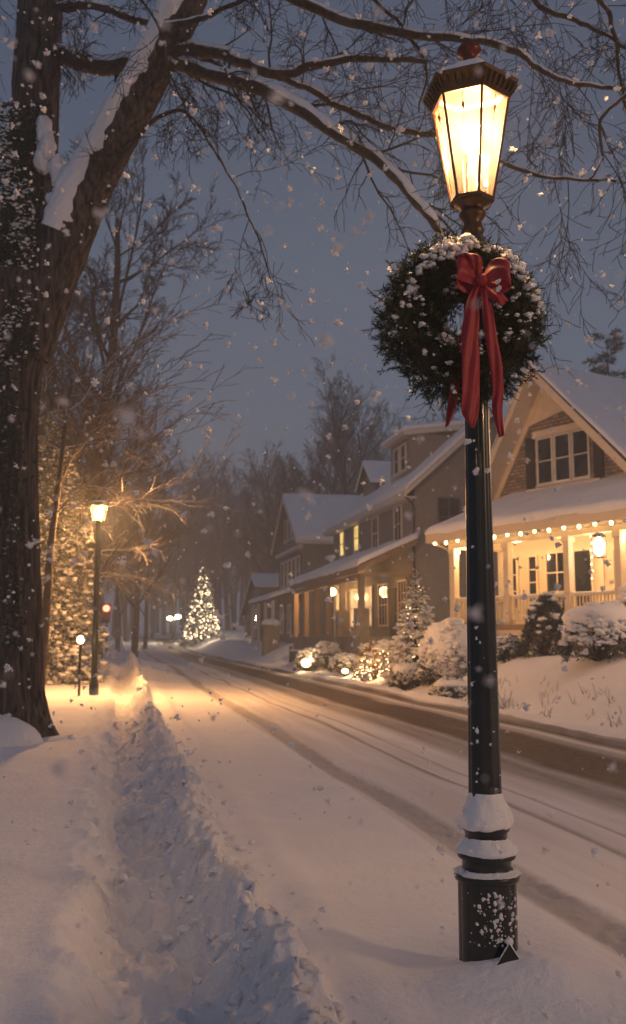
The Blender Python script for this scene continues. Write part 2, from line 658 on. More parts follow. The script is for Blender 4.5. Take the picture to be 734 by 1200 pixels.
def tube_batch(mb, polys, sides):
    """polys: list of (P, r) with arbitrary point counts"""
    by = {}
    for P, r in polys:
        by.setdefault(len(P), []).append((P, r))
    for n, lst in by.items():
        P = np.array([p for p, _ in lst])
        r = np.array([q for _, q in lst])
        T = unit(np.gradient(P, axis=1))
        md = unit(P[:, -1] - P[:, 0])
        ref = np.where(np.abs(md[:, 2:3]) < 0.8, np.array([[0, 0, 1.0]]), np.array([[1.0, 0, 0]]))
        A = unit(np.cross(T, ref[:, None]))
        B = np.cross(A, T)
        a = np.arange(sides) / sides * 2 * math.pi
        G = P[:, :, None] + r[:, :, None, None] * (np.cos(a)[None, None, :, None] * A[:, :, None] + np.sin(a)[None, None, :, None] * B[:, :, None])
        b, m = len(lst), n * sides
        idx = np.arange(m).reshape(n, sides)
        idx = np.hstack([idx, idx[:, :1]])
        q = np.stack([idx[:-1, :-1], idx[:-1, 1:], idx[1:, 1:], idx[1:, :-1]], -1).reshape(-1, 4)
        allq = (np.arange(b) * m)[:, None, None] + q[None]
        mb.add(G.reshape(-1, 3), allq.reshape(-1, 4))


class Grow:
    """recursive branching"""

    def __init__(self, seed):
        self.r = random.Random(seed)
        self.out = {0: [], 1: [], 2: [], 3: [], 4: [], 5: []}

    def perp(self, d):
        r = self.r
        v = np.array([r.gauss(0, 1), r.gauss(0, 1), r.gauss(0, 1)])
        v -= d * v.dot(d)
        return v / (np.linalg.norm(v) + 1e-9)

    def branch(self, p, d, L, rad, lvl, prm):
        r = self.r
        nseg = prm['seg'][lvl]
        pts, rr = [p], [rad]
        d = d / np.linalg.norm(d)
        tip = prm.get('tip', 0.35)
        for i in range(nseg):
            d = d + self.perp(d) * prm['wob'][lvl] + np.array([0, 0, prm['trop'][lvl]]) / nseg
            d /= np.linalg.norm(d)
            p = p + d * (L / nseg)
            pts.append(p)
            rr.append(max(prm['minr'], rad * (1 - (1 - tip) * (i + 1) / nseg)))
        self.out[lvl].append((np.array(pts), np.array(rr)))
        self.kids(np.array(pts), np.array(rr), L, lvl, prm)

    def kids(self, pts, rr, L, lvl, prm, lo=None):
        r = self.r
        if lvl + 1 >= prm['levels']:
            return
        k = max(1, int(prm['n'][lvl] * r.uniform(0.8, 1.2)))
        lo = prm['lo'][lvl] if lo is None else lo
        for j in range(k):
            u = lo + (1 - lo) * (j + r.uniform(0, 1)) / k
            u = min(u, 0.999)
            x = u * (len(pts) - 1)
            i = int(x)
            q = pts[i] + (pts[i + 1] - pts[i]) * (x - i)
            dd = pts[i + 1] - pts[i]
            dd = dd / (np.linalg.norm(dd) + 1e-9)
            a = math.radians(r.uniform(*prm['ang'][lvl]))
            pd = self.perp(dd)
            if 'pull' in prm:
                pd = pd + np.array(prm['pull'])
                pd /= np.linalg.norm(pd)
            nd = dd * math.cos(a) + pd * math.sin(a)
            fall = prm.get('shape', lambda u, l: 1 - 0.55 * u)(u, lvl)
            self.branch(q, nd, L * prm['ratio'][lvl] * r.uniform(0.65, 1.2) * fall, max(prm['minr'], rr[i] * prm['rr'][lvl]), lvl + 1, prm)


# ------------------------------------------------------------------ the ground
LAMP_S, LAMP_T = ST(*PT(573, 1130, 4.85)[:2])


def H(s, t):
    s, t = np.broadcast_arrays(np.asarray(s, float), np.asarray(t, float))
    near = np.clip(1 - (s - 30) / 30, 0.15, 1)
    edgeL = -0.08 + 0.10 * fbm(s * 0.7, 3.3) + 0.08 * fbm(s * 4, 8.1) + 0.03 * fbm(s * 13, 2.1)
    crest = 0.66 + 0.12 * (1 - sstep(4, 8, s)) + 0.10 * fbm(s * 0.5, 5.5) + 0.05 * fbm(s * 3, 1.7)
    left = 0.17 + 0.05 * fbm(s * 0.35, t * 0.35, 2.0) + 0.012 * fbm(s * 2.2, t * 2.2)
    left = left + sstep(-3, -16, t) * 1.0
    a = sstep(-0.22, 0.16, t - edgeL)
    z = left * (1 - a) + 0.03 * a
    z = z + 0.05 * np.exp(-((t - edgeL + 0.08) / 0.12) ** 2)
    hgt = (0.30 + 0.11 * fbm(s * 0.6, 9.0)) * (1 + 0.3 * sstep(14, 30, s))
    w = np.where(t < crest, 0.22, 0.15 + 0.05 * fbm(s * 0.8, 2.2))
    z = z + hgt * np.exp(-np.abs((t - crest) / w) ** 2.2)
    z = np.where(t > crest, np.maximum(z, 0.05 + 0 * z), z)
    lump = sstep(-0.32, -0.02, t) * (1 - sstep(0.80, 0.99, t))
    c1 = np.abs(fbm(s * 5.2, t * 5.2, 1.0, 3))
    c2 = fbm(s * 13, t * 13, 4.0, 3)
    c3 = fbm(s * 28, t * 28, 2.0, 2)
    c4 = np.abs(fbm(s * 9, t * 9, 5.0, 2))
    cr_ = np.exp(-((t - crest) / 0.22) ** 2)
    z = z + lump * (0.12 * (0.3 - c1) + 0.035 * c2 + 0.018 * c3 + 0.10 * (0.25 - c4) * (0.35 + cr_)) * near
    # trodden dents along the path
    dent = np.clip(fbm(s * 2.6, t * 4.5, 11.0, 2), -1, 0)
    z = z + lump * 0.12 * dent * np.exp(-((t - 0.2) / 0.26) ** 2)
    # boot prints
    for off, tt in ((0.0, 0.13), (0.38, 0.36)):
        k_ = np.round((s - off) / 0.76)
        ds_ = (s - off) - k_ * 0.76 + 0.10 * _h(k_, k_ * 0 + 3, k_ * 0)
        dt_ = t - tt - 0.05 * _h(k_, k_ * 0 + 7, k_ * 0)
        z = z - 0.06 * np.exp(-((ds_ / 0.15) ** 4 + (dt_ / 0.055) ** 4)) * (s < 40) + 0.018 * np.exp(-((ds_ / 0.19) ** 2 + (dt_ / 0.085) ** 2)) * (s < 40)
    open_ = (1 - lump) * (1 - sstep(2.4, 2.6, t))
    z = z + open_ * near * (0.007 * fbm(s * 7, t * 7, 3.3, 3) + 0.012 * fbm(s * 2.4, t * 1.3, 7.1, 2))
    # smooth fresh snow beside the kerb
    fr = sstep(0.8, 1.0, t) * (1 - sstep(2.3, 2.7, t))
    z = z + fr * (0.02 * fbm(s * 0.8, t * 1.2, 6.0) + 0.045 * np.exp(-((t - 1.22 - 0.07 * fbm(s * 0.5, 4.4)) / 0.13) ** 2))
    # wheel ruts
    rd = sstep(2.3, 2.7, t)
    z = z - rd * 0.028
    tr = np.exp(-((t - 2.72) / 0.15) ** 4)
    z = z + tr * (-0.018 + 0.055 * fbm(s * 9, t * 16, 0.5, 3))
    for c, wd, dp in ((3.8, 0.045, 0.014), (4.15, 0.03, 0.008), (3.35, 0.1, 0.006), (5.0, 0.22, 0.012), (6.0, 0.4, 0.02), (7.2, 0.2, 0.018)):
        z = z - dp * np.exp(-((t - c) / wd) ** 4)
    z = z + rd * (1 - sstep(7.4, 7.6, t)) * 0.006 * fbm(s * 1.2, t * 6, 3.0)
    # right-hand berm and the rising lawns
    z = z + 0.13 * np.exp(-np.abs((t - 7.85 - 0.1 * fbm(s * 0.3, 7.7)) / 0.28) ** 2.4) * (1 + 0.5 * fbm(s * 1.5, t * 1.5, 2.5))
    law = sstep(7.9, 10.9, t)
    z = z + law * 1.12 + np.clip(t - 10.9, 0, 30) * 0.018
    z = z + law * (0.12 * fbm(s * 0.3, t * 0.4, 8.0) + 0.025 * fbm(s * 1.5, t * 1.5, 1.0))
    # far end of the street
    z = z + sstep(95, 135, s) * 1.15
    # drift round the lamp post
    r2 = (s - LAMP_S + 0.10) ** 2 + (t - LAMP_T - 0.08) ** 2 * 0.6
    z = z + 0.13 * np.exp(-r2 / 0.27 ** 2) + 0.05 * np.exp(-((s - LAMP_S + 0.30) ** 2 + (t - LAMP_T - 0.22) ** 2) / 0.16 ** 2)
    # shovelled heap beside the far lamp
    for hs, ht, hw, hh in ((33, 0.2, 1.0, 0.18), (38, 0.35, 1.5, 0.5), (50, 0.4, 2.0, 0.45)):
        r2 = (s - hs) ** 2 / 2.0 + (t - ht) ** 2
        z = z + hh * np.exp(-r2 / hw ** 2) * (1 + 0.35 * fbm(s * 1.6, t * 1.6, 9.0))
    return z


def Hxy(x, y):
    s, t = ST(x, y)
    return float(H(s, t))


def on_ground(px, Y):
    x = (px - CX) / F * Y * 1.0
    x = (px - CX) / F * (Y * CS - 0.0)      # small pitch correction
    return np.array([x, Y, Hxy(x, Y)])


sl = [-60, -40, -25, -14, -8, -4, -1, 0.5, 1.5]
s_ = 2.2
while s_ < 200:
    sl.append(s_)
    s_ += max(0.022, s_ * 0.0062)
sl += [230, 280, 360, 480, 700]
sl = np.array(sl)


def strip(name, t_lines, mat, label=None):
    S, T = np.meshgrid(sl, np.array(t_lines), indexing='ij')
    Z = H(S, T)
    G = np.stack([T, S, Z], -1)
    o = MB().grid(G[:, ::1]).build(name, mat)
    # local x = t, local y = s
    o.rotation_euler = (0, 0, PHI)
    o['kind'] = 'structure'
    return o


def lines(a, b, d):
    n = max(2, int(round(abs(b - a) / d)) + 1)
    return np.linspace(a, b, n)


strip('ground', np.concatenate([[-400, -250, -150, -100, -70, -50, -38, -28, -20, -16, -12, -10], lines(-8, -3, 0.25)[:-1], lines(-3, -0.5, 0.05)]), M_snow)
strip('path', lines(-0.5, 0.35, 0.014), M_path)
strip('snow_bank', lines(0.35, 1.15, 0.014), M_path)
strip('verge', lines(1.15, 2.45, 0.03), M_snow)
strip('road', lines(2.45, 7.6, 0.035), M_road)
strip('lawn', np.concatenate([lines(7.6, 11.5, 0.05), lines(11.7, 16, 0.3), [18, 21, 26, 34, 45, 60, 85, 120, 200, 400]]), M_snow)

# broken clods of shovelled snow on the bank
cs_, ct_ = [], []
nc = 900
cs_ = 2.5 + 17 * rng.uniform(size=nc) ** 1.5
ct_ = np.clip(rng.normal(0.62, 0.22, nc), -0.25, 1.12)
cz_ = H(cs_, ct_)
kk = 0.008 + 0.034 * rng.uniform(size=nc) ** 3.0
cm_ = MB()
blobs(cm_, np.stack([cs_ * UX + ct_ * UY, cs_ * UY - ct_ * UX, cz_ + kk * 0.2], -1), np.stack([kk * rng.uniform(0.8, 1.4, nc), kk * rng.uniform(0.8, 1.3, nc), kk * 0.8], -1), 2, 1.0, 2.6, rng.uniform(0, 6.3, nc))
tag(cm_.build('snow_clods', M_path), 'loose broken clods of snow strewn along the shovelled snow bank', 'snow', kind='stuff')

# ------------------------------------------------------------------ near lamp post with wreath
LB = PT(573, 1130, 4.85)
lx, ly = LB[0], LB[1]
gz = Hxy(lx, ly)


def lz(py):
    return PT(560, py, ly)[2]


post = thing('street_lamp', 'tall black fluted lamp post with a lit six-sided lantern, standing in the front snowdrift', 'street lamp', (lx, ly, 0), 0)
flute = lambda A, Z: 1 + 0.05 * np.cos(12 * A)
z1 = lz(1022)
base_prof = [(0.135, gz - 0.15), (0.135, z1 - 0.035)]
MB().lathe(base_prof, 96, fn=lambda A, Z: 1 + 0.035 * np.abs(np.cos(6 * A)) ** 0.5).build('base', M_iron, post)
cz = [(0.12, z1 - 0.04), (0.152, z1 - 0.03), (0.156, z1 - 0.012), (0.152, z1), (0.115, z1 + 0.012)]
za = lz(1003)
cz += [(0.118, za - 0.012), (0.136, za - 0.004), (0.140, za + 0.008), (0.134, za + 0.022), (0.108, za + 0.036), (0.098, za + 0.06)]
zb = lz(972)
cz += [(0.102, zb - 0.01), (0.112, zb), (0.114, zb + 0.012), (0.105, zb + 0.03), (0.088, zb + 0.06), (0.078, zb + 0.11)]
MB().lathe(cz, 64).build('collar', M_iron, post)
ztop = lz(272)
sh = [(0.078 - 0.028 * u, (zb + 0.1) * (1 - u) + ztop * u) for u in np.linspace(0, 1, 24)]
MB().lathe(sh, 96, fn=lambda A, Z: 1 + 0.07 * (np.abs(np.cos(5 * A)) ** 0.6 - 0.5)).build('shaft', M_iron, post)


def snow_ring(z0, r0, r1, h, seed, tilt=0.0):
    pr = [(r0 * (k1 * (1 - w) + 0) + r1 * w, z0 + h * u) for u, k1, w in ((0.0, 1.0, 0), (0.05, 1.06, 0), (0.15, 1.1, 0), (0.28, 1.08, 0.08), (0.42, 1.04, 0.22), (0.56, 1.0, 0.40), (0.70, 1, 0.6), (0.84, 1, 0.78), (0.95, 1, 0.93), (1.0, 1, 1.05))]
    for u in ():
        a = u * math.pi / 2
        q_ = max(math.cos(a), 0) ** 1.15
        pr.append((r0 * q_ + r1 * (1 - q_), z0 + h * math.sin(a) ** 0.85))
    pr = [(r0 * 0.9, z0 - 0.006)] + pr
    return MB().lathe(pr, 72, fn=lambda A, Z: 1 + 0.20 * fbm(np.cos(A) * 1.8 + seed, np.sin(A) * 1.8, Z * 11) + 0.05 * fbm(np.cos(A) * 8, np.sin(A) * 8 + seed, Z * 50) + 0.05 * np.cos(A + 1.2))


for zz, r0, r1, h, sd in ((zb + 0.012, 0.112, 0.078, 0.165, 1.0), (za + 0.018, 0.134, 0.10, 0.075, 4.0), (z1 + 0.001, 0.146, 0.12, 0.02, 7.0)):
    sr = snow_ring(zz, r0, r1, h, sd)
    for j in range(16):
        a_ = rng.uniform(0, 6.28)
        q_ = rng.uniform(0.010, 0.026) * (0.5 if h < 0.05 else 1)
        u_ = rng.uniform(0, 0.7)
        rr0 = r0 * (1 - u_) + r1 * u_ - q_ * 0.2
        blobs(sr, [(rr0 * math.cos(a_), rr0 * math.sin(a_), zz + h * u_)], [(q_, q_, q_ * 0.8)], 3, 0.6, 2.2)
    stuffed(sr.build('snow_cap', M_clump, post))
# triangular foot bracket on the camera side, with its own snow
fb = MB()
ft = lz(1094)
fb.prism([(-0.035, -0.215, gz - 0.05), (0.155, -0.185, gz - 0.05), (0.070, -0.160, ft)], (0.0, 0.03, 0))
fb.prism([(0.055, -0.19, gz - 0.05), (0.085, -0.19, gz - 0.05), (0.075, -0.15, ft - 0.02)], (0, -0.012, 0))
fo = fb.build('foot_bracket', M_shutter, post, smooth=False)
sb = MB()
blobs(sb, [(0.072, -0.145, ft + 0.008)], [(0.020, 0.020, 0.017)], 3, 0.3)
eA = np.array([0.070, -0.155, ft])
for eb in ((-0.035, -0.205, gz - 0.05), (0.155, -0.175, gz - 0.05)):
    sb.tube([eA + (np.array(eb) - eA) * u for u in np.linspace(0, 1, 12)], 0.0045 * (1 + 0.3 * rng.uniform(-1, 1, 12)), 8)
stuffed(sb.build('snow', M_clump, fo))
# blown snow stuck to the shaft and base
P, S = [], []
for i in range(280):
    a = rng.uniform(math.pi * 1.05, math.pi * 1.95)
    if i < 230:
        z = ft - 0.02 + (z1 - 0.04 - ft) * rng.uniform() ** 1.2
        r0 = 0.137
        a = rng.normal(math.pi * 1.58, 0.42)
    else:
        z = rng.uniform(zb + 0.12, zb + 0.9)
        r0 = 0.078 - 0.028 * (z - zb) / (ztop - zb)
    q = 0.0012 + 0.0075 * rng.uniform() ** 3
    P.append((r0 * math.cos(a), r0 * math.sin(a), z))
    S.append((q * 1.2, q * 1.2, q * rng.uniform(0.8, 1.7)))
sp = MB()
blobs(sp, P, S, 2, 0.8, 2.5)
o_ = sp.build('stuck_snow', M_clump, post)
o_['kind'] = 'stuff'

# the lantern
LZ0, LZ1 = lz(237), lz(122)          # bottom and top of the panes
nk = MB().lathe([(0.05, ztop - 0.02), (0.062, ztop), (0.052, ztop + 0.025), (0.045, ztop + 0.05), (0.066, ztop + 0.075), (0.072, ztop + 0.095), (0.055, ztop + 0.115), (0.05, LZ0 - 0.05),
                 (0.07, LZ0 - 0.03), (0.098, LZ0 - 0.012)], 48)
nk.build('neck', M_bronze, post)
rb, rt = 0.110, 0.205
HEXROT = R(30 + 8)


def hexring(r, z, rot=HEXROT):
    return [np.array([r * math.cos(rot + i * math.pi / 3), r * math.sin(rot + i * math.pi / 3), z]) for i in range(6)]


B0, B1 = hexring(rb, LZ0), hexring(rt, LZ1)
fr_ = MB()
for i in range(6):
    fr_.bar(B0[i], B1[i], 0.013, 0.013)
    fr_.bar(B0[i], B0[(i + 1) % 6], 0.016, 0.024)
    fr_.bar(B1[i] * [1, 1, 1], B1[(i + 1) % 6], 0.016, 0.03)
frm = fr_.build('lantern_frame', M_bronze, post, smooth=False, bevel=0.002)
fp = MB().prism(hexring(rb * 0.98, LZ0 - 0.014), (0, 0, 0.01)).build('lantern_floor', M_bronze, post, smooth=False)
for i in range(6):
    j = (i + 1) % 6
    k = 0.965
    q = [B0[i] * [k, k, 1], B0[j] * [k, k, 1], B1[j] * [k, k, 1], B1[i] * [k, k, 1]]
    nrm = np.cross(q[1] - q[0], q[3] - q[0])
    nrm /= np.linalg.norm(nrm)
    p_ = MB().add(q, [[0, 1, 2, 3]]).build('pane', M_frost, post, smooth=False)
    # slender rod and small bead hanging in front of each pane
    m0, m1 = (q[0] + q[1]) / 2, (q[2] + q[3]) / 2
    rod = MB()
    dd = m0 - m1
    a0 = m1 + nrm * 0.010
    us = np.array([0.02, 0.13, 0.145, 0.17, 0.195, 0.21, 0.5, 0.92])
    rod.tube([a0 + dd * u for u in us], [0.0016, 0.0016, 0.006, 0.009, 0.006, 0.0014, 0.0014, 0.0022], 8)
    rod.build('glazing_rod', M_bronze, p_)
# eaves band, cornice with little pierced brackets, roof
EZ = LZ1 + 0.02
rf = MB()
C0, C1, C2, C3, C4 = hexring(rt + 0.006, LZ1 + 0.012), hexring(rt + 0.012, LZ1 + 0.045), hexring(rt + 0.050, LZ1 + 0.065), hexring(rt + 0.054, LZ1 + 0.083), hexring(0.115, LZ1 + 0.165)
C5 = hexring(0.05, LZ1 + 0.185)
for a, b in ((C0, C1), (C1, C2), (C2, C3), (C3, C4), (C4, C5)):
    rf.add(a + b, [[i, (i + 1) % 6, (i + 1) % 6 + 6, i + 6] for i in range(6)])
lr = rf.build('lantern_roof', M_bronze, post, smooth=False)
br_ = MB()
for i in range(6):
    j = (i + 1) % 6
    for u in np.linspace(0.06, 0.94, 7):
        a = C1[i] * (1 - u) + C1[j] * u
        b = C2[i] * (1 - u) + C2[j] * u
        br_.bar(a * [1.01, 1.01, 1] - [0, 0, 0.03], b - [0, 0, 0.004], 0.008, 0.016)
br_.build('trim', M_bronze, lr, smooth=False)
# roof snow, heaped to the left of the finial
A_, Z_ = np.meshgrid(np.arange(60) / 60 * 2 * math.pi, np.linspace(0, 1, 14))
hexr = 1 / np.cos((A_ - HEXROT) % (math.pi / 3) - math.pi / 6) * math.cos(math.pi / 6)
ro = 0.235 * (1 - Z_ * 0.72) * hexr * (1 + 0.04 * fbm(np.cos(A_) * 3, np.sin(A_) * 3, 1.0) + 0.03 * np.cos(A_ - 3.4))
zo = LZ1 + 0.084 + 0.072 * Z_ + 0.036 * np.sin(np.clip(Z_ * 1.6, 0, 1) * math.pi / 2) * (1 + 0.5 * fbm(np.cos(A_) * 2, np.sin(A_) * 2, 5.0)) + 0.012 * (Z_ > 0)
MB().grid(np.stack([ro * np.cos(A_), ro * np.sin(A_), zo], -1), True).build('snow_cap', M_clump, post)
fz = LZ1 + 0.165
MB().lathe([(0.055, fz - 0.02), (0.052, fz + 0.02), (0.040, fz + 0.05), (0.034, fz + 0.09), (0.036, fz + 0.105), (0.058, fz + 0.118), (0.066, fz + 0.13), (0.064, fz + 0.145), (0.050, fz + 0.155),
            (0.046, fz + 0.17), (0.03, fz + 0.182), (0.012, fz + 0.19), (0.010, fz + 0.205), (0.0, fz + 0.212)], 40).build('finial', M_finial, post)
bz = LZ0 * 0.36 + LZ1 * 0.64
bm_ = MB()
blobs(bm_, [(0, 0, bz)], [(0.052, 0.052, 0.085)], 3, 0.02)
bm_.build('bulb', M_bulb, post)
MB().lathe([(0.02, LZ0), (0.022, LZ0 + 0.05), (0.016, bz - 0.1), (0.02, bz - 0.06)], 20).build('bulb_holder', M_trim, post)
light('lantern_light', (0, 0, bz), 400, (1.0, 0.58, 0.27), 0.09, post)

# ------------------------------------------------------------------ wreath
WC = PT(543, 377, ly - 0.20)
WSC = 0.965
wr = thing('wreath', 'big round evergreen wreath dusted with snow, hanging on the black lamp post', 'wreath', WC, R(6))
RR, rr_ = 0.262, 0.122
n = 2600
a = rng.uniform(0, 2 * math.pi, n)
b = rng.uniform(0, 2 * math.pi, n)
q = rng.uniform(0.25, 1.0, n) ** 0.5 * rr_ * (1 + 0.22 * fbm(np.cos(a) * 3, np.sin(a) * 3, b))
q = q * (1 + 0.12 * np.cos(a - math.pi * 1.1))
rad = RR + q * np.cos(b)
P = np.stack([rad * np.cos(a), q * np.sin(b) * 0.75, rad * np.sin(a)], -1)
outw = np.stack([np.cos(b) * np.cos(a), np.sin(b), np.cos(b) * np.sin(a)], -1)
tang = np.stack([-np.sin(a), 0 * a, np.cos(a)], -1) * np.where(rng.uniform(size=n) < 0.5, 1, -1)[:, None]
D = outw * 0.75 + tang * 0.75 + rng.normal(size=(n, 3)) * 0.28 + np.array([0, 0, -0.15])
wm = MB()
sprigs(wm, P, D, rng.uniform(0.06, 0.13, n), 16, 0.030, 0.0024, 0.7, 0.0018)
wm.build('foliage', M_needle, wr, smooth=False)
aa = np.arange(64) / 64 * 2 * math.pi
core = MB()
G = []
for u in aa:
    c_ = np.array([RR * math.cos(u), 0, RR * math.sin(u)])
    o1 = np.array([math.cos(u), 0, math.sin(u)])
    G.append([c_ + 0.075 * (math.cos(v) * o1 + math.sin(v) * np.array([0, 1.0, 0])) for v in np.arange(12) / 12 * 2 * math.pi])
G.append(G[0])
core.grid(np.array(G), True).build('hoop', M_dark, wr)
# snow tufts lying on the sprigs that face up and out
C_, S_, rz_ = [], [], []
tries = 0
while len(C_) < 760 and tries < 20000:
    tries += 1
    u, v = rng.uniform(0, 2 * math.pi), rng.uniform(0, 2 * math.pi)
    o1 = np.array([math.cos(u), 0, math.sin(u)])
    nn = math.cos(v) * o1 + math.sin(v) * np.array([0, 1.0, 0])
    up = nn[2]
    lim = 0.05 if math.sin(u) > 0.2 else 0.4
    if up < lim and not (rng.uniform() < 0.35 and nn[1] < 0.3):
        continue
    if rng.uniform() > 0.40 + 0.60 * sstep(-0.2, 0.9, math.sin(u)):
        continue
    if fbm(u * 3.5, v * 1.6, 3.0, 2) < -0.05:
        continue
    rq = rr_ * rng.uniform(0.92, 1.2)
    C_.append(RR * o1 + nn * rq + np.array([0, 0, 0.01]))
    k = rng.uniform(0.35, 1.25) * (0.6 + 0.6 * max(0, up) * (0.4 + 0.6 * max(0, math.sin(u))))
    S_.append((0.027 * k, 0.021 * k, 0.014 * k))
    rz_.append(rng.uniform(0, 6.3))
sm = MB()
blobs(sm, C_, S_, 2, 0.9, 3, np.array(rz_))
sm.build('snow', M_clump, wr)['kind'] = 'stuff'

# red bow on the wreath
bow = thing('ribbon_bow', 'red velvet bow with long hanging tails, tied to the front of the evergreen wreath', 'bow', PT(563, 331, ly - 0.40), 0)
BO = np.array(bow.location)


def ribbon(ctrl, w, name, twist=None, fold=0.0):
    """ctrl: list of (px,py,dy,widthfactor,angle of width vector in the picture plane)"""
    C = np.array([[*(PT(c[0], c[1], ly - 0.40 + c[2]) - BO), c[3], c[4]] for c in ctrl])
    # Catmull-Rom
    out = []
    Cc = np.vstack([2 * C[0] - C[1], C, 2 * C[-1] - C[-2]])
    for i in range(1, len(Cc) - 2):
        for u in np.linspace(0, 1, 9)[:-1]:
            out.append(0.5 * (2 * Cc[i] + (Cc[i + 1] - Cc[i - 1]) * u + (2 * Cc[i - 1] - 5 * Cc[i] + 4 * Cc[i + 1] - Cc[i + 2]) * u ** 2 + (3 * Cc[i] - Cc[i - 1] - 3 * Cc[i + 1] + Cc[i + 2]) * u ** 3))
    out.append(Cc[-2])
    out = np.array(out)
    G = []
    m = 11
    for i, q in enumerate(out):
        ang = math.radians(q[4])
        wv = np.array([math.cos(ang), 0.25, math.sin(ang)])
        row = []
        for k in np.linspace(-1, 1, m):
            cup = fold * (1 - k * k) + 0.006 * math.sin(k * 5 + i * 0.22) + 0.004 * math.sin(i * 0.5 + k * 2)
            row.append(q[:3] + wv * k * w * q[3] / 2 + np.array([0, -cup, 0]))
        G.append(row)
    o = MB().grid(np.array(G)).build(name, M_red, bow)
    md = o.modifiers.new('thick', 'SOLIDIFY')
    md.thickness = 0.003
    md.offset = 0
    md = o.modifiers.new('sub', 'SUBSURF')
    md.levels = md.render_levels = 1
    return o


ribbon([(560, 332, 0.0, 0.35, 90), (549, 320, -0.02, 0.9, 75), (538, 314, -0.04, 1.0, 80), (536, 324, -0.015, 1.0, 90), (546, 334, 0.02, 0.8, 95), (560, 333, 0.02, 0.35, 90)], 0.125, 'loop', fold=0.02)
ribbon([(556, 330, 0.02, 0.35, 30), (548, 312, 0.0, 0.8, 20), (545, 299, -0.02, 0.9, 10), (556, 301, -0.03, 0.9, 0), (560, 316, -0.01, 0.7, -10), (561, 330, 0.0, 0.35, -10)], 0.075, 'loop', fold=0.015)
ribbon([(564, 332, 0.0, 0.35, 90), (578, 318, -0.02, 0.95, 95), (593, 316, -0.04, 1.0, 85), (597, 325, -0.01, 1.05, 90), (584, 335, 0.02, 0.9, 85), (565, 333, 0.02, 0.35, 90)], 0.12, 'loop', fold=0.02)
ribbon([(563, 333, 0.0, 0.5, 0), (573, 341, -0.02, 0.75, 30), (585, 349, -0.03, 0.8, 35), (592, 356, -0.01, 0.75, 40)], 0.07, 'tail', fold=0.01)
ribbon([(560, 334, 0.0, 0.45, 0), (554, 355, -0.03, 0.72, 4), (552, 390, -0.03, 0.95, 2), (552, 425, -0.03, 1.0, 0), (552, 460, -0.02, 1.0, -2), (551, 485, -0.01, 0.9, -5), (554, 502, -0.01, 0.12, -20)], 0.088, 'tail', fold=0.008)
ribbon([(566, 334, 0.0, 0.45, 0), (570, 355, -0.03, 0.7, -6), (575, 390, -0.03, 0.85, -10), (581, 425, -0.02, 0.9, -6), (584, 455, 0.03, 0.8, 0), (583, 480, 0.05, 0.7, 5), (588, 512, 0.05, 0.4, 25)], 0.072, 'tail', fold=0.01)
ribbon([(557, 334, 0.05, 0.4, 0), (546, 380, 0.08, 0.6, 6), (536, 430, 0.12, 0.7, 12), (531, 470, 0.16, 0.9, 14), (524, 500, 0.18, 0.5, 40)], 0.06, 'tail', fold=0.006)
kn = MB()
blobs(kn, [(0, -0.03, 0.0)], [(0.026, 0.024, 0.032)], 3, 0.25)
kn.build('knot', M_red, bow)

# ------------------------------------------------------------------ second lamp style (plain post, bright lantern)


def street_lamp(x, y, height, power, label, group=None, tint=(1.0, 0.50, 0.17), seen=True, lampr=0.19, post_r=0.085, lean=0.0):
    z = Hxy(x, y)
    t = thing('street_lamp', label, 'street lamp', (x, y, z), 0, group)
    MB().lathe([(0.12, -0.2), (0.12, 0.25), (0.09, 0.32), (post_r, 0.45), (post_r * 0.8, height - 0.75)], 20, fn=None).build('post', M_iron, t)
    hz = height - 0.75
    MB().lathe([(post_r, hz), (0.09, hz + 0.05), (0.06, hz + 0.1), (0.11, hz + 0.14)], 20).build('collar', M_iron, t)
    MB().lathe([(0.11, hz + 0.14), (lampr * 0.85, hz + 0.16), (lampr * 1.25, hz + 0.52)], 6).build('lamp_glass', M_frost, t, smooth=False)
    MB().lathe([(lampr * 1.3, hz + 0.52), (lampr * 1.4, hz + 0.55), (0.06, hz + 0.68), (0.02, hz + 0.75), (0.0, hz + 0.78)], 6).build('cap', M_iron, t, smooth=False)
    sc = MB()
    blobs(sc, [(0, 0, hz + 0.62)], [(lampr, lampr, 0.06)], 2, 0.2)
    sc.build('snow_cap', M_clump, t)
    bb = MB()
    blobs(bb, [(0, 0, hz + 0.34)], [(0.13, 0.13, 0.17)], 3, 0.02)
    bb.build('bulb', M_bulb_far, t)
    light('lamp_light', (0, 0, hz + 0.34), power, tint, 0.18, t)
    return t


L2 = on_ground(112, 25.0)
street_lamp(L2[0], L2[1], 5.05, 13500, 'plain black lamp post with bright glowing head beside the snowy fir tree')
street_lamp(8.6, 0.3, 5.2, 4300, 'plain black lamp post across the street near the viewer', tint=(1.0, 0.60, 0.33))
street_lamp(10.6, 18.5, 5.2, 3600, 'plain black lamp post added out of view on the lawn to brighten the cream house', tint=(1.0, 0.58, 0.29))  # unseen lamp, added to warm the gable, its soffits and the lawn
street_lamp(-3.2, -7.5, 5.2, 800, 'plain black lamp post added on the sidewalk behind the viewer as front fill', tint=(1.0, 0.60, 0.33))  # unseen fill lamp, added for the near side of flakes, trunk and wreath

exec_later = []
# ------------------------------------------------------------------ big old tree at the left
TB = PT(14, 868, 14.6)
bt = thing('maple_tree', 'huge old bare tree at the left edge, snow along its forked limbs', 'tree', (0, 0, 0))
tz = Hxy(TB[0], TB[1])


def pl(pts):
    return np.array([PT(*p) for p in pts])


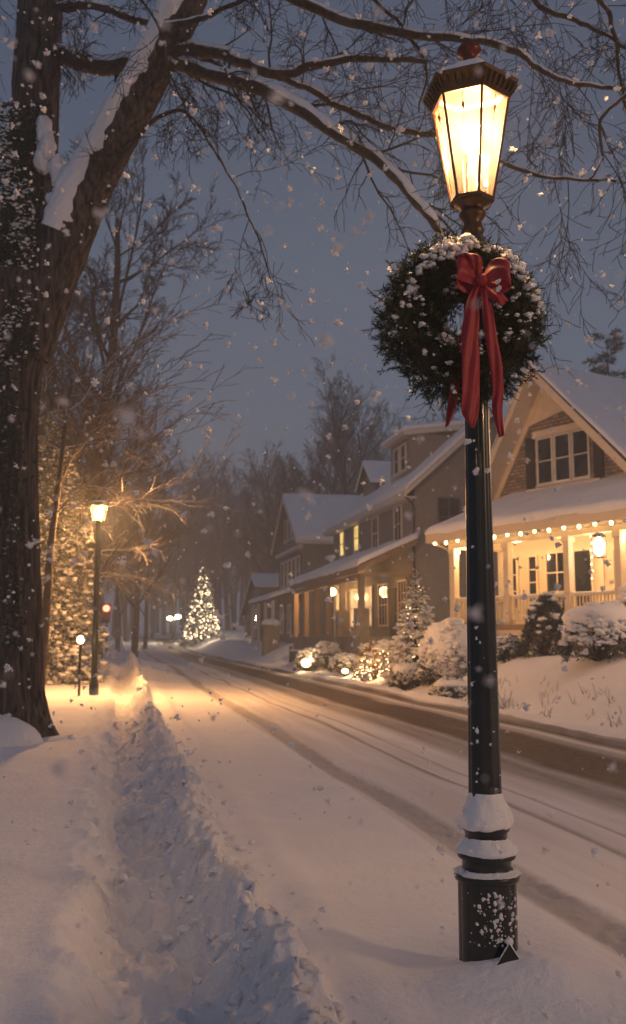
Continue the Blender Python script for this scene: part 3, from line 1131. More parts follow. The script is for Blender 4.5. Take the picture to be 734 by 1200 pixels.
def spline(C, k=10):
    C = np.asarray(C, float)
    Cc = np.vstack([2 * C[0] - C[1], C, 2 * C[-1] - C[-2]])
    out = []
    for i in range(1, len(Cc) - 2):
        for u in np.linspace(0, 1, k + 1)[:-1]:
            out.append(0.5 * (2 * Cc[i] + (Cc[i + 1] - Cc[i - 1]) * u + (2 * Cc[i - 1] - 5 * Cc[i] + 4 * Cc[i + 1] - Cc[i + 2]) * u ** 2 + (3 * Cc[i] - Cc[i - 1] - 3 * Cc[i + 1] + Cc[i + 2]) * u ** 3))
    out.append(Cc[-2])
    return np.array(out)


def barkdisp(G):
    g = G
    # furrows run along the stem
    f = 1 - np.abs(fbm(g[..., 0] * 8.5, g[..., 1] * 8.5, g[..., 2] * 0.9, 2)) * 3.2
    return 0.06 * np.clip(f, -1, 1) + 0.05 * fbm(g[..., 0] * 1.5, g[..., 1] * 1.5, g[..., 2] * 0.8, 2)


Yt = 14.6
trunk = np.vstack([pl([(16, 880, Yt), (16, 850, Yt), (15, 800, Yt), (12, 700, Yt), (13, 550, Yt), (18, 420, Yt), (30, 330, Yt)])])
trunk[0][2] = tz - 0.3
tp = spline(trunk, 22)
hgt = tp[:, 2] - tz
rad = 0.40 + 0.20 * np.exp(-np.clip(hgt, 0, 9) / 0.38) + 0.03 * np.sin(hgt)
rad = rad + 0.16 * sstep(5.2, 7.2, hgt)


def flare(G):
    d = barkdisp(G)
    c = tp[:, None]
    ang = np.arctan2(G[..., 1] - c[..., 1], G[..., 0] - c[..., 0])
    hh = np.clip(G[..., 2] - tz, 0, 9)
    return d + 0.13 * np.exp(-hh / 0.40) * np.cos(5 * ang + 0.6)


MB().tube(tp, rad, 220, flare).build('trunk', M_bark, bt)
limbs = [
    # (pts, radii, snow amount)
    ([(22, 400, Yt), (30, 300, Yt), (38, 180, Yt + .1), (44, 80, Yt + .2), (48, -20, Yt + .3), (50, -140, Yt + .5)], [0.43, 0.42, 0.38, 0.36, 0.34, 0.3], 0.0),
    ([(38, 420, Yt - .05), (72, 300, Yt - .2), (112, 205, Yt - .5), (160, 118, Yt - .9), (215, 10, Yt - 1.3), (262, -90, Yt - 1.6)], [0.24, 0.38, 0.33, 0.29, 0.27, 0.23], 1.0),
]
grow_limbs = [
    ([(60, 60, Yt + .2), (110, 78, Yt + .1), (160, 72, Yt - .3), (205, 72, Yt - 1), (270, 93, 12.6), (340, 118, 12), (400, 160, 11.4), (455, 195, 10.9), (492, 240, 10.5), (516, 270, 10.3)], 0.15, 0.055, 0.9),
    ([(205, 62, 13.4), (240, 58, 13.2), (285, 72, 12.8), (327, 88, 12.5), (372, 76, 12.2), (430, 68, 11.9), (500, 72, 11.6)], 0.115, 0.03, 0.8),
    ([(327, 88, 12.5), (365, 105, 12.4), (420, 135, 12.2), (470, 152, 12), (520, 162, 11.8), (600, 195, 11.4), (650, 208, 11.2), (722, 212, 10.9)], 0.06, 0.016, 0.5),
    ([(250, -60, 12.5), (330, -10, 12.2), (400, 22, 12), (470, 38, 11.7), (548, 46, 11.2), (600, 57, 11), (634, 83, 10.8), (676, 98, 10.5), (740, 104, 10.2)], 0.085, 0.02, 0.4),
    ([(800, 60, 9.5), (760, 90, 9.7), (734, 113, 9.8), (703, 140, 9.9), (706, 180, 10), (690, 215, 10)], 0.03, 0.01, 0.2),
    ([(70, 10, 14.4), (110, 5, 14), (150, 20, 13.6), (190, 30, 13.2), (240, 20, 12.8), (300, -10, 12.4)], 0.08, 0.03, 0.5),
    ([(120, 215, 14), (170, 150, 13.6), (215, 130, 13.4), (245, 165, 13.1), (275, 215, 12.8), (300, 270, 12.6), (318, 330, 12.5)], 0.04, 0.008, 0.0),
    ([(560, -80, 11.5), (600, -30, 11.2), (640, 10, 11), (690, 30, 10.8), (740, 60, 10.6)], 0.05, 0.018, 0.2),
    ([(380, -60, 12.5), (430, -10, 12.2), (470, 30, 12), (500, 80, 11.9), (490, 130, 11.9)], 0.04, 0.01, 0.1),
    ([(640, -80, 11), (680, -30, 10.8), (715, 20, 10.6), (725, 80, 10.5), (735, 130, 10.4)], 0.04, 0.012, 0.1),
    ([(0, -60, 14), (20, -20, 13.5), (120, -30, 12.5), (180, 20, 12), (200, 90, 12), (230, 150, 12)], 0.03, 0.01, 0.1),
]


def limb_snow(P, rad, amt, parent):
    # a lumpy ridge of snow riding on the upper side
    T = unit(np.gradient(P, axis=0))
    up = np.array([-0.2, -0.55, 1.0]) * np.ones((len(P), 1))
    up = up - T * (up * T).sum(-1, keepdims=True)
    up = unit(up)
    C = P + up * (rad[:, None] * 0.42)
    nz = fbm(np.arange(len(P)) * 0.11, 3.1, rad[0] * 40)
    r = rad * (0.74 + 0.10 * nz)
    ends = np.clip(np.minimum(np.arange(len(P)), np.arange(len(P))[::-1]) / 4.0, 0.25, 1)
    mb = MB().tube(C, r * ends, 48, lambda G: 0.16 * fbm(G[..., 0] * 3.4, G[..., 1] * 3.4, G[..., 2] * 3.4, 2) + 0.07 * fbm(G[..., 0] * 14, G[..., 1] * 14, G[..., 2] * 14, 2))
    return mb.build('snow', M_clump, parent)


for pts, rads, sn in limbs:
    C = spline(pl(pts), 18)
    rd_ = np.interp(np.linspace(0, 1, len(C)), np.linspace(0, 1, len(rads)), rads)
    o = MB().tube(C, rd_, 160, barkdisp).build('limb', M_bark, bt)
    if sn:
        i0, i1 = 22, len(C)
        T = unit(np.gradient(C, axis=0))
        up = np.array([-0.8, -0.75, 0.75]) * np.ones((len(C), 1))
        up = unit(up - T * (up * T).sum(-1, keepdims=True))
        Cs = C + up * rd_[:, None] * 0.40
        jag = 1 + 0.07 * fbm(np.arange(len(C)) * 0.5, 1.0)
        rs = rd_ * 0.90 * jag
        rs[:i0 + 6] *= np.linspace(0.3, 1, i0 + 6)
        MB().tube(Cs[i0:], rs[i0:], 96, lambda G: 0.12 * fbm(G[..., 0] * 4, G[..., 1] * 4, G[..., 2] * 4, 2) + 0.09 * fbm(G[..., 0] * 13, G[..., 1] * 13, G[..., 2] * 13, 3)).build('snow', M_clump, o)
    # stub sprays off the big limbs
twg = Grow(11)
prm = dict(levels=5, seg=[0, 6, 6, 5, 4], wob=[0, 0.20, 0.24, 0.26, 0.3], trop=[0, -0.25, -0.3, -0.3, -0.15], n=[0, 0, 9, 6, 4], lo=[0, 0.1, 0.12, 0.1, 0.1],
           ang=[(0, 0), (25, 65), (25, 60), (20, 60), (20, 60)], ratio=[0, 0.62, 0.55, 0.55, 0.5], rr=[0, 0.5, 0.6, 0.6, 0.7], minr=0.0042, tip=0.3,
           shape=lambda u, l: 1 - 0.35 * u)
prm['n'][0] = 0
for pts, r0, r1, sn in grow_limbs:
    C = spline(pl(pts), 8)
    C = C + np.stack([0.03 * fbm(np.arange(len(C)) * 0.4, k * 7.0, r0 * 99) for k in range(3)], -1)
    rd_ = np.linspace(r0, r1, len(C))
    o = MB().tube(C, rd_, 20, lambda G: 0.10 * fbm(G[..., 0] * 8, G[..., 1] * 8, G[..., 2] * 8, 2)).build('limb', M_branch, bt)
    if sn >= 0.5 and r0 > 0.1:
        limb_snow(C, rd_, sn, o)
    elif sn >= 0.3:
        limb_snow(C, rd_, sn, o)
    L = np.linalg.norm(np.diff(C, axis=0), axis=1).sum()
    nk_ = int(L * 2.0)
    for j in range(nk_):
        u = (j + twg.r.random()) / nk_
        i = min(int(u * (len(C) - 1)), len(C) - 2)
        dd = unit(C[i + 1] - C[i])
        a_ = math.radians(twg.r.uniform(30, 75))
        pd = twg.perp(dd)
        pd = unit(pd + np.array([0, -0.1, -0.15]))
        nd = dd * math.cos(a_) + pd * math.sin(a_)
        twg.branch(C[i], nd, twg.r.uniform(0.7, 2.0), max(0.008, rd_[i] * 0.22), 2, prm)
allp = []
for l in (1, 2, 3, 4):
    allp += twg.out[l]
cm = MB()
tube_batch(cm, [p for p in allp if p[1][0] > 0.012], 6)
tube_batch(cm, [p for p in allp if p[1][0] <= 0.012], 3)
cm.build('crown', M_twig, bt)
# snow heaped in the fork, ivy on the trunk
fk = MB()
blobs(fk, [PT(52, 155, Yt - .35), PT(56, 172, Yt - .4), PT(50, 185, Yt - .35), PT(68, 200, Yt - .4)], [(0.12, 0.14, 0.24), (0.13, 0.15, 0.22), (0.12, 0.12, 0.24), (0.13, .12, .24)], 3, 0.5, 3)
for (x_, y_, k) in ((74, 215, .09), (78, 232, .07), (60, 232, .08), (68, 250, .1), (62, 268, .07), (66, 285, .09), (60, 300, .06), (74, 228, .11), (80, 205, .12)):
    blobs(fk, [PT(x_, y_, Yt - 0.40)], [(k, k * .8, k)], 3, 0.5, 3)
stuffed(fk.build('snow', M_clump, bt))
P, D = [], []
for i in range(5200):
    px, py = rng.normal(18, 20), rng.uniform(120, 420)
    if rng.uniform() < 0.35:
        px, py = rng.normal(8, 12), rng.uniform(150, 760)
    if px > 46 + (py < 300) * 12:
        continue
    P.append((px, py))
P = np.array(P)
iv = MB()
c0 = np.array([PT(px, py, Yt - 0.44 - 0.10 * rng.uniform() + 0.28 * ((px - 18) / 36) ** 2) for px, py in P])
nn = unit(rng.normal(size=c0.shape) * [1, 1, 0.7] + [0, -1.3, 0.25])
a1 = unit(np.cross(nn, rng.normal(size=c0.shape)))
a2 = np.cross(nn, a1)
sz = rng.uniform(0.018, 0.038, (len(c0), 1))
V = np.stack([c0 - a1 * sz, c0 - a2 * sz * .8, c0 + a1 * sz, c0 + a2 * sz], 1)
iv.add(V.reshape(-1, 3), (np.arange(len(c0)) * 4)[:, None] + np.array([[0, 1, 2, 3]]))
ivo = iv.build('ivy', M_leaf, bt, smooth=False)
isn = MB()
sel = (rng.uniform(size=len(c0)) < 0.5) & (P[:, 1] < 440) & (fbm(P[:, 0] * 0.06, P[:, 1] * 0.03, 1.0, 3) > 0.05)
k = 0.004 + 0.024 * rng.uniform(0, 1, (sel.sum(), 1)) ** 2.5
blobs(isn, c0[sel] + [0, -0.02, 0.02], np.hstack([k * 1.3, k, k * .6]), 2, 0.9, 3)
stuffed(isn.build('snow', M_clump, ivo))
# drift round the roots
dr = MB()
blobs(dr, [(TB[0] - 0.12, TB[1] - 0.80, tz - 0.02), (TB[0] + 0.75, TB[1] - 0.2, tz - 0.1)], [(0.75, 0.5, 0.42), (0.6, 0.5, 0.16)], 3, 0.15)
tag(dr.build('snow_drift', M_snow), 'snow drift piled against the roots of the huge old tree', 'snow drift')

# ------------------------------------------------------------------ bare trees
FAN = dict(levels=5, seg=[10, 8, 6, 5, 4], wob=[0.05, 0.10, 0.15, 0.2, 0.25], trop=[0.1, 0.5, 0.35, 0.2, 0.1], n=[17, 9, 8, 6, 0], lo=[0.22, 0.2, 0.15, 0.1, 0],
           ang=[(30, 62), (22, 50), (20, 50), (20, 50), (0, 0)], ratio=[0.5, 0.5, 0.5, 0.5, 0], rr=[0.42, 0.5, 0.5, 0.6, 0], minr=0.010, tip=0.25,
           shape=lambda u, l: (1.15 - 0.75 * u) if l == 0 else (1 - 0.4 * u))


def bare_tree(seed, h, r0, prm, label, loc, rz=0, mat=None, group=None, name='bare_tree', lean=(0, 0)):
    t = thing(name, label, 'tree', loc, rz, group)
    g = Grow(seed)
    g.branch(np.array([0, 0, -0.3]), np.array([lean[0], lean[1], 1.0]), h, r0, 0, prm)
    MB().tube(g.out[0][0][0], g.out[0][0][1], 14, lambda G: 0.06 * fbm(G[..., 0] * 4, G[..., 1] * 4, G[..., 2] * 2, 2)).build('trunk', M_branch, t)
    cm = MB()
    tube_batch(cm, g.out[1], 7)
    tube_batch(cm, g.out[2], 5)
    tube_batch(cm, g.out[3] + g.out[4], 3)
    cm.build('crown', mat or M_twig, t)
    return t


def at_px(px, Y, dz=0.0):
    x = (px - CX) / F * Y
    return (x, Y, Hxy(x, Y) - 0.05 + dz)


# the big one behind the lamp
g1 = bare_tree(3, 17.5, 0.34, FAN, 'broad bare tree with dense brownish twigs just behind the far lamp post', at_px(78, 34), 0.4)
g2 = bare_tree(5, 19, 0.36, FAN, 'tall bare tree with fanned crown rising behind the grey house roof', at_px(415, 78), 1.0)
g3 = bare_tree(9, 16, 0.28, dict(FAN, minr=0.013, n=[14, 8, 7, 4, 0]), 'slim bare tree in the misty wood at the end of the street', at_px(230, 130))
LOW = dict(FAN, levels=4, n=[12, 8, 9, 0], minr=0.02, rr=[0.45, 0.5, 0.6, 0])
spots = [
    (g1, 18, 42, 1.0, 'broad bare tree half hidden behind the huge trunk'),
    (g1, 118, 58, 1.0, 'bare tree with a dark straight trunk above the small globe lamp'),
    (g2, 160, 75, 0.8, 'bare tree standing above the red traffic signal'),
    (g3, 60, 50, 1.15, 'bare tree close behind the snowy fir'),
    (g2, 350, 92, 0.78, 'smaller bare tree rising over the gap left of the slate house'),
    (g2, 480, 88, 0.92, 'bare tree rising behind the dormer of the grey house'),
    (g2, 385, 86, 0.95, 'bare tree rising above the small second dormer of the grey house'),
    (g2, 450, 96, 1.12, 'tallest misty bare tree standing between the dormer and the wreath'),
    (g2, 318, 100, 0.9, 'bare tree directly behind the snowy gable of the slate house'),
    (g3, 530, 80, 1.1, 'bare tree half hidden behind the wreath'),
]
g1.location = at_px(88, 34)
for i, (src, px, Y, sc_, lab) in enumerate(spots):
    c = copy_tree(src)
    c.location = at_px(px, Y)
    c.rotation_euler[2] = 1.7 * i + 0.6
    c.scale = (sc_, sc_, sc_)
    c['label'] = lab
far = [(150, 120, 1.0), (180, 140, 1.2), (205, 125, 1.0), (268, 135, 1.1), (290, 118, 0.9), (312, 128, 1.15), (335, 115, 1.0), (372, 120, 1.2), (400, 130, 1.35),
       (445, 125, 1.25), (140, 95, .95), (172, 105, 0.95), (250, 150, 1.3), (505, 120, 1.25), (560, 110, 1.2), (600, 110, 1.0), (300, 150, 1.4), (350, 140, 1.35), (90, 90, 1.2), (40, 80, 1.2)]
g3.location = at_px(230, 130)
tag(g3, 'slim bare tree in the misty wood beyond the houses and the street end', group='bare trees of the misty wood')
for i, (px, Y, sc_) in enumerate(far):
    c = copy_tree(g3 if i % 3 else g2)
    c.location = at_px(px, Y)
    c.rotation_euler[2] = 2.1 * i
    c.scale = (sc_, sc_, sc_)
    c['label'] = 'slim bare tree in the misty wood beyond the houses and the street end'
    c['group'] = 'bare trees of the misty wood'
# the far wood that reads as one mass
gw = []
for k in range(3):
    g = Grow(40 + k)
    g.branch(np.zeros(3), np.array([0, 0, 1.0]), 15, 0.25, 0, LOW)
    gw.append(g)
wm = MB()
for i in range(150):
    g = gw[i % 3]
    px, Y = rng.uniform(-60, 760), rng.uniform(150, 215)
    p0 = np.array([(px - CX) / F * Y, Y, 1.5 + (Y - 150) * 0.06])
    a_ = rng.uniform(0, 6.28)
    k = rng.uniform(1.0, 1.75)
    Rm = np.array([[math.cos(a_), -math.sin(a_), 0], [math.sin(a_), math.cos(a_), 0], [0, 0, 1]]) * k
    for l, sd in ((0, 5), (1, 4), (2, 3), (3, 3)):
        tube_batch(wm, [(P @ Rm.T + p0, r * 1.8) for P, r in g.out[l]], sd)
tag(wm.build('far_wood', M_twig), 'dark misty mass of bare woodland closing the horizon behind the street', 'woodland', kind='stuff')

# low snowy branches catching the light beside lamp two
DROOP = dict(levels=4, seg=[9, 9, 7, 5], wob=[0.06, 0.10, 0.15, 0.2], trop=[0.1, -0.35, -0.25, -0.1], n=[16, 9, 5, 0], lo=[0.30, 0.2, 0.15, 0],
             ang=[(65, 95), (20, 45), (20, 50), (0, 0)], ratio=[0.62, 0.45, 0.5, 0], rr=[0.3, 0.5, 0.6, 0], minr=0.008, tip=0.25, pull=(0.45, -0.25, 0.0),
             shape=lambda u, l: (1.1 - 0.45 * u) if l == 0 else (1 - 0.3 * u))
dt = bare_tree(21, 7.0, 0.11, dict(DROOP, lo=[0.45, .2, .15, 0], n=[14, 9, 5, 0]), 'small tree with drooping snow-lined branches lit gold beside the far lamp', at_px(76, 31.0), 0, M_twig_snowy, name='dogwood_tree', lean=(0.12, -.05))
dt2 = bare_tree(27, 8.5, 0.13, dict(DROOP, lo=[0.55, .2, .15, 0], trop=[0.1, 0.25, 0.1, 0.1], ang=[(45, 75), (20, 45), (20, 50), (0, 0)]), 'slender tree with upswept snow-lined branches between the huge trunk and the fir', at_px(50, 23.5), 0, M_twig_snowy, name='dogwood_tree', lean=(0.1, 0))
ln_ = MB()
ln_.tube(spline([PT(88, 735, 38), PT(90, 690, 38), PT(97, 640, 38), PT(112, 560, 38)], 5), np.linspace(0.24, 0.12, 16), 10)
tag(ln_.build('leaning_trunk', M_branch), 'dark leaning bare trunk between the fir and the lamp post', 'tree')

# ------------------------------------------------------------------ conifers


def conifer(name, label, loc, h, r0, nb, seed, mat, snow=1.0, droop=-0.25, nl=0.10, per=7, group=None, cat='tree', shape=0.85, bare=0.04, blobk=1.0):
    t = thing(name, label, cat, loc, 0, group)
    MB().tube([(0, 0, -0.2), (0, 0, h * 0.5), (0, 0, h * 0.97)], [h * 0.022 + 0.02, h * 0.014, 0.01], 8).build('trunk', M_branch, t)
    r_ = np.random.default_rng(seed)
    u = (np.arange(nb) + r_.uniform(0, 1, nb)) / nb
    u = 1 - (1 - u) ** 0.62
    z = h * (bare + (0.99 - bare) * u)
    a = r_.uniform(0, 2 * math.pi, nb)
    L = r0 * (1 - u) ** shape * r_.uniform(0.75, 1.15, nb) + 0.04 * h * 0.3
    d = np.stack([np.cos(a), np.sin(a), droop + 0.5 * u + r_.normal(0, 0.06, nb)], -1)
    P0 = np.stack([0 * a, 0 * a, z], -1)
    Ps, Ds, Ls = [], [], []
    for k in range(per):
        q = 0.18 + 0.8 * (k + r_.uniform(0, 1, nb)) / per
        p = P0 + d * (L * q)[:, None]
        p[:, 2] -= (L * q) ** 2 * 0.12
        sd = np.stack([-np.sin(a), np.cos(a), 0 * a], -1) * r_.uniform(-1, 1, (nb, 1))
        Ps.append(p)
        Ds.append(d + sd * 0.9 + r_.normal(0, 0.15, (nb, 3)))
        Ls.append(0.32 * L * r_.uniform(0.7, 1.2, nb) + nl * 0.6)
    Ps, Ds, Ls = np.vstack(Ps), np.vstack(Ds), np.concatenate(Ls)
    fm = MB()
    sprigs(fm, Ps, Ds, Ls, 12, nl, nl * 0.085, 0.8, nl * 0.05)
    fm.build('foliage', mat, t, smooth=False)
    if snow:
        sel = r_.uniform(size=len(Ps)) < 0.55 * snow
        c = Ps[sel] + unit(Ds[sel]) * (Ls[sel] * 0.5)[:, None] + [0, 0, nl * 0.25]
        k = (Ls[sel] * 0.42 * r_.uniform(0.6, 1.1, sel.sum()) * blobk)[:, None]
        sm_ = MB()
        blobs(sm_, c, np.hstack([k, k * 0.6, k * 0.42]), 1 if h * 1140 / max(loc[1], 1) < 130 else 2, 0.9, 2.8, np.arctan2(Ds[sel][:, 1], Ds[sel][:, 0]))
        stuffed(sm_.build('snow', M_clump, t))
    return t


conifer('fir_tree', 'tall snow-laden fir glowing gold between the huge trunk and the lamp post', at_px(56, 31.0), 9.0, 1.75, 760, 2, M_fir, 0.6, nl=0.12, per=10, shape=0.62, bare=0.0, blobk=0.55, droop=-0.5)
xt = conifer('christmas_tree', 'slender snowy evergreen strung with fairy lights beside the grey house', at_px(487, 30), 3.45, 0.86, 540, 5, M_fir, 1.1, nl=0.06, per=7, shape=0.9, bare=0.02)
ct = conifer('christmas_tree', 'tall conical christmas tree covered in lights at the far end of the street', at_px(238, 112), 9.4, 2.1, 620, 8, M_fir, 1.0, nl=0.26, per=7, shape=0.95, bare=0.0)
for px, Y, h, lab in ((722, 60, 19.8, 'dark pine rising behind the gabled cream house, at the frame edge'), (655, 75, 20.6, 'small dark pine tip just above the gable peak'),
                      ):
    conifer('pine_tree', lab, at_px(px, Y), h, h * 0.24, 260, int(px), M_fir, 0.25, nl=0.4, per=7, shape=0.8, bare=0.1)


def fairy(tree, label, loc, h, r0, turns, nbulb, size, mat, seed, shape=1.0, group=None):
    t = thing('fairy_lights', label, 'fairy lights', loc, 0, group)
    r_ = np.random.default_rng(seed)
    u = (np.arange(nbulb) + r_.uniform(0, 0.7, nbulb)) / nbulb
    u = 1 - np.sqrt(1 - u * 0.985)
    a = np.sqrt(u) * turns * 2 * math.pi + r_.uniform(-.3, .3, nbulb)
    u = np.clip(u + r_.normal(0, 0.35 / turns, nbulb), 0, 0.985)
    rad = r0 * (1 - u) ** shape * r_.uniform(0.88, 1.08, nbulb) + 0.02
    P = np.stack([rad * np.cos(a), rad * np.sin(a), h * (0.03 + 0.96 * u)], -1)
    proto = None
    wire = MB().tube(P, 0.004 * max(1, size / 0.02), 3)
    wire.build('wire', M_shutter, t)
    # only the side towards the viewer can be seen; those are individual bulbs
    vis = [i for i in range(nbulb) if P[i, 1] < rad[i] * 0.35]
    lone = vis[:100]
    for i in lone:
        if proto is None:
            mb = MB()
            V, Fc = ICO[1]
            mb.add(V * size, Fc)
            proto = mb.build('bulb', mat, t)
            c = proto
        else:
            c = proto.copy()
            col.objects.link(c)
            c.parent = t
        c.location = P[i]
    rest = [i for i in range(nbulb) if i not in set(lone)]
    if rest:
        mb = MB()
        blobs(mb, P[rest], np.full((len(rest), 3), size), 1, 0)
        o = mb.build('bulb', mat, t)
        o['kind'] = 'stuff'
    return t


M_fairy_far = emit('fairy_bulb_far', (1.0, 0.72, 0.42), 14)
fairy(ct, 'string of warm lights wound round the tall christmas tree at the street end', ct.location, 9.4, 2.1, 17, 620, 0.05, M_fairy_far, 1)
fairy(xt, 'string of warm lights wound round the slender evergreen by the grey house', xt.location, 3.45, 0.84, 8, 110, 0.012, M_fairy, 2)

# ------------------------------------------------------------------ shrubs


def shrub(name, label, loc, rx, ry, rz, snow=0.6, seed=1, mat=None, leaf=0.035, n=5200, cone=0.0, cap=0.0, group=None):
    t = thing(name, label, 'shrub', loc, 0, group)
    r_ = np.random.default_rng(seed)
    v = unit(r_.normal(size=(n, 3)))
    v[:, 2] = np.abs(v[:, 2]) * 1.0 - 0.25 * r_.uniform(size=n)
    v = unit(v)
    bump_ = 1 + 0.16 * fbm(v[:, 0] * 2.4 + seed, v[:, 1] * 2.4, v[:, 2] * 2.4, 3)
    q = r_.uniform(0.55, 1.0, n) ** 0.4
    sx = 1 - cone * np.clip(v[:, 2], 0, 1)
    P = np.stack([v[:, 0] * rx * sx, v[:, 1] * ry * sx, v[:, 2] * rz + rz * 0.15], -1) * (bump_ * q)[:, None]
    fm = MB()
    sprigs(fm, P[: n // 3], v[: n // 3] + r_.normal(0, 0.5, (n // 3, 3)), leaf * 3.2, 10, leaf, leaf * 0.30, 0.9, 0.003)
    fm.build('foliage', mat or M_leaf, t, smooth=False)
    st = MB()
    tube_batch(st, [(np.array([[0, 0, -0.1], p * 0.5, p * 0.92]), np.array([0.02, 0.012, 0.004])) for p in P[:60]], 4)
    st.build('stems', M_branch, t)
    sm_ = MB()
    m = int(1100 * snow)
    vv = v[:m].copy()
    vv[:, 2] = np.abs(vv[:, 2]) + 0.12
    keep = r_.uniform(size=m) < np.clip(0.3 + vv[:, 2], 0, 1)
    vv = unit(vv[keep])
    bb = 1 + 0.16 * fbm(vv[:, 0] * 2.4 + seed, vv[:, 1] * 2.4, vv[:, 2] * 2.4, 3)
    sxx = 1 - cone * np.clip(vv[:, 2], 0, 1)
    PP = np.stack([vv[:, 0] * rx * sxx, vv[:, 1] * ry * sxx, vv[:, 2] * rz + rz * 0.17], -1) * (bb * 1.0)[:, None]
    gate = fbm(vv[:, 0] * 5 + seed, vv[:, 1] * 5, vv[:, 2] * 5, 2) > -0.12
    PP, vv = PP[gate], vv[gate]
    k = (0.050 * (rx + rz) * r_.uniform(0.3, 1.15, len(PP)) ** 1.3 * (0.5 + 0.8 * vv[:, 2]))[:, None]
    blobs(sm_, PP, np.hstack([k * 1.3, k, k * 0.6]), 2, 1.0, 3.2, r_.uniform(0, 6.3, len(PP)))
    if cap:
        blobs(sm_, [(0, 0, rz * (1.12 - cap * 0.5))], [(rx * (0.92), ry * 0.9, rz * cap * 0.62)], 3, 0.2, 2.2)
    stuffed(sm_.build('snow', M_clump, t))
    return t


shrub('boxwood_shrub', 'large round shrub heaped with blue-white snow near the frame edge, before the porch', at_px(700, 21.5, .1), 0.84, 0.8, 1.0, 1.6, 1, n=6500, leaf=0.03, cap=0.5)
shrub('boxwood_shrub', 'tall rounded dark green shrub lightly dusted with snow in front of the porch rail', at_px(638, 25.5, .05), 0.66, 0.62, 1.36, 0.06, 2, n=13000, leaf=0.032, cone=0.22)
shrub('boxwood_shrub', 'dark shrub cut off by the frame edge above the large snowy one', at_px(738, 24.5), 0.5, 0.5, 1.5, 0.5, 3, n=5000, cone=0.5)
shrub('boxwood_shrub', 'wide shrub buried under a smooth snow dome left of the black lamp post', at_px(526, 27.5), 0.82, 0.75, 1.32, 1.3, 4, n=4000, cap=0.9)
shrub('boxwood_shrub', 'low rounded snowy shrub in front of the snow-domed one', at_px(527, 25.0, -.1), 0.50, 0.45, 0.52, 1.2, 5, n=3200, cap=0.4)
shrub('boxwood_shrub', 'small snowy shrub just to the right of the black lamp post', at_px(592, 26.2), 0.42, 0.4, 0.55, 0.9, 6, n=2500)
shrub('boxwood_shrub', 'snow-covered shrub at the foot of the slender lit evergreen', at_px(474, 29.0), 0.42, 0.4, 0.72, 1.1, 7, n=2500, cap=0.6)
shrub('boxwood_shrub', 'low snowy shrub on the slope right of the slender lit evergreen', at_px(505, 28.4), 0.5, 0.4, 0.4, 1.1, 8, n=2200, cap=0.5)
glow = shrub('dogwood_shrub', 'golden glowing twiggy shrub lit from within before the grey house porch', at_px(440, 33.5), 0.78, 0.7, 1.12, 0.18, 9, mat=M_dry, n=3600, leaf=0.035)
shrub('dogwood_shrub', 'snow-tipped shrub above the left garden floodlight', at_px(362, 43.5), 0.65, 0.6, 0.85, 0.7, 10, mat=M_dry, n=2500)
shrub('boxwood_shrub', 'dark snow-tipped shrub between the two garden floodlights', at_px(384, 42), 0.7, 0.6, 0.95, 0.8, 11, n=3000)
shrub('dogwood_shrub', 'low snowy shrub behind the right garden floodlight', at_px(407, 38.5), 0.75, 0.6, 0.6, 1.0, 12, mat=M_dry, n=2600)
g_ = at_px(440, 33.5)
fairy(None, 'tangle of warm lights spread through the golden shrub', g_, 1.15, 0.76, 6, 150, 0.019, M_fairy, 4, shape=0.45)
light('shrub_light', (g_[0] - 0.1, g_[1] - 0.55, g_[2] + 0.55), 45, (1, .48, .14), 0.15)
light('shrub_light', (g_[0] + 0.5, g_[1] - 0.75, g_[2] + 0.25), 30, (1, .48, .14), 0.1)


def floodlight(px, Y, label, power, dz=0.35, k=1.0):
    p = at_px(px, Y)
    t = thing('garden_floodlight', label, 'floodlight', p, 0)
    MB().bar((0, 0, -0.2), (0, 0, dz), 0.04).build('stake', M_iron, t, smooth=False)
    MB().lathe([(0.03, dz), (0.10 * k, dz + 0.04), (0.14 * k, dz + 0.16)], 16).build('housing', M_iron, t)
    mb = MB()
    blobs(mb, [(0, -0.02, dz + 0.17)], [(0.13 * k, 0.13 * k, 0.11 * k)], 2, 0)
    mb.build('bulb', M_string, t)
    light('flood_light', (0, -0.35, dz + 0.35), power, (1, .62, .28), 0.12, t)


floodlight(359, 42.2, 'bright round garden floodlight glaring left of the grey house porch', 60, 0.25, 1.7)
floodlight(404, 37.0, 'low garden floodlight half sunk in snow before the grey house', 34, 0.08, 1.0)

# dry stems poking through the snow at the lawn edge
P, D = [], []
for i in range(46):
    s0, t0 = rng.uniform(13.0, 24), rng.uniform(8.05, 9.3)
    for k in range(rng.integers(2, 6)):
        q = W(s0 + rng.normal(0, 0.08), t0 + rng.normal(0, 0.06))
        q[2] = float(H(*ST(q[0], q[1]))) - 0.03
        L = rng.uniform(0.10, 0.30)
        d = unit(np.array([rng.normal(0, 0.3), rng.normal(0, 0.3), 1.0]))
        bend = rng.normal(0, 0.05, 3)
        P.append((np.array([q, q + d * L * 0.5 + bend * 0.4, q + d * L + bend]), np.array([0.006, 0.005, 0.003])))
gm = MB()
tube_batch(gm, P, 4)
tag(gm.build('grass', M_straw), 'dry brown stalks poking through the snow along the lawn edge', 'grass', kind='stuff')

# ------------------------------------------------------------------ house helpers


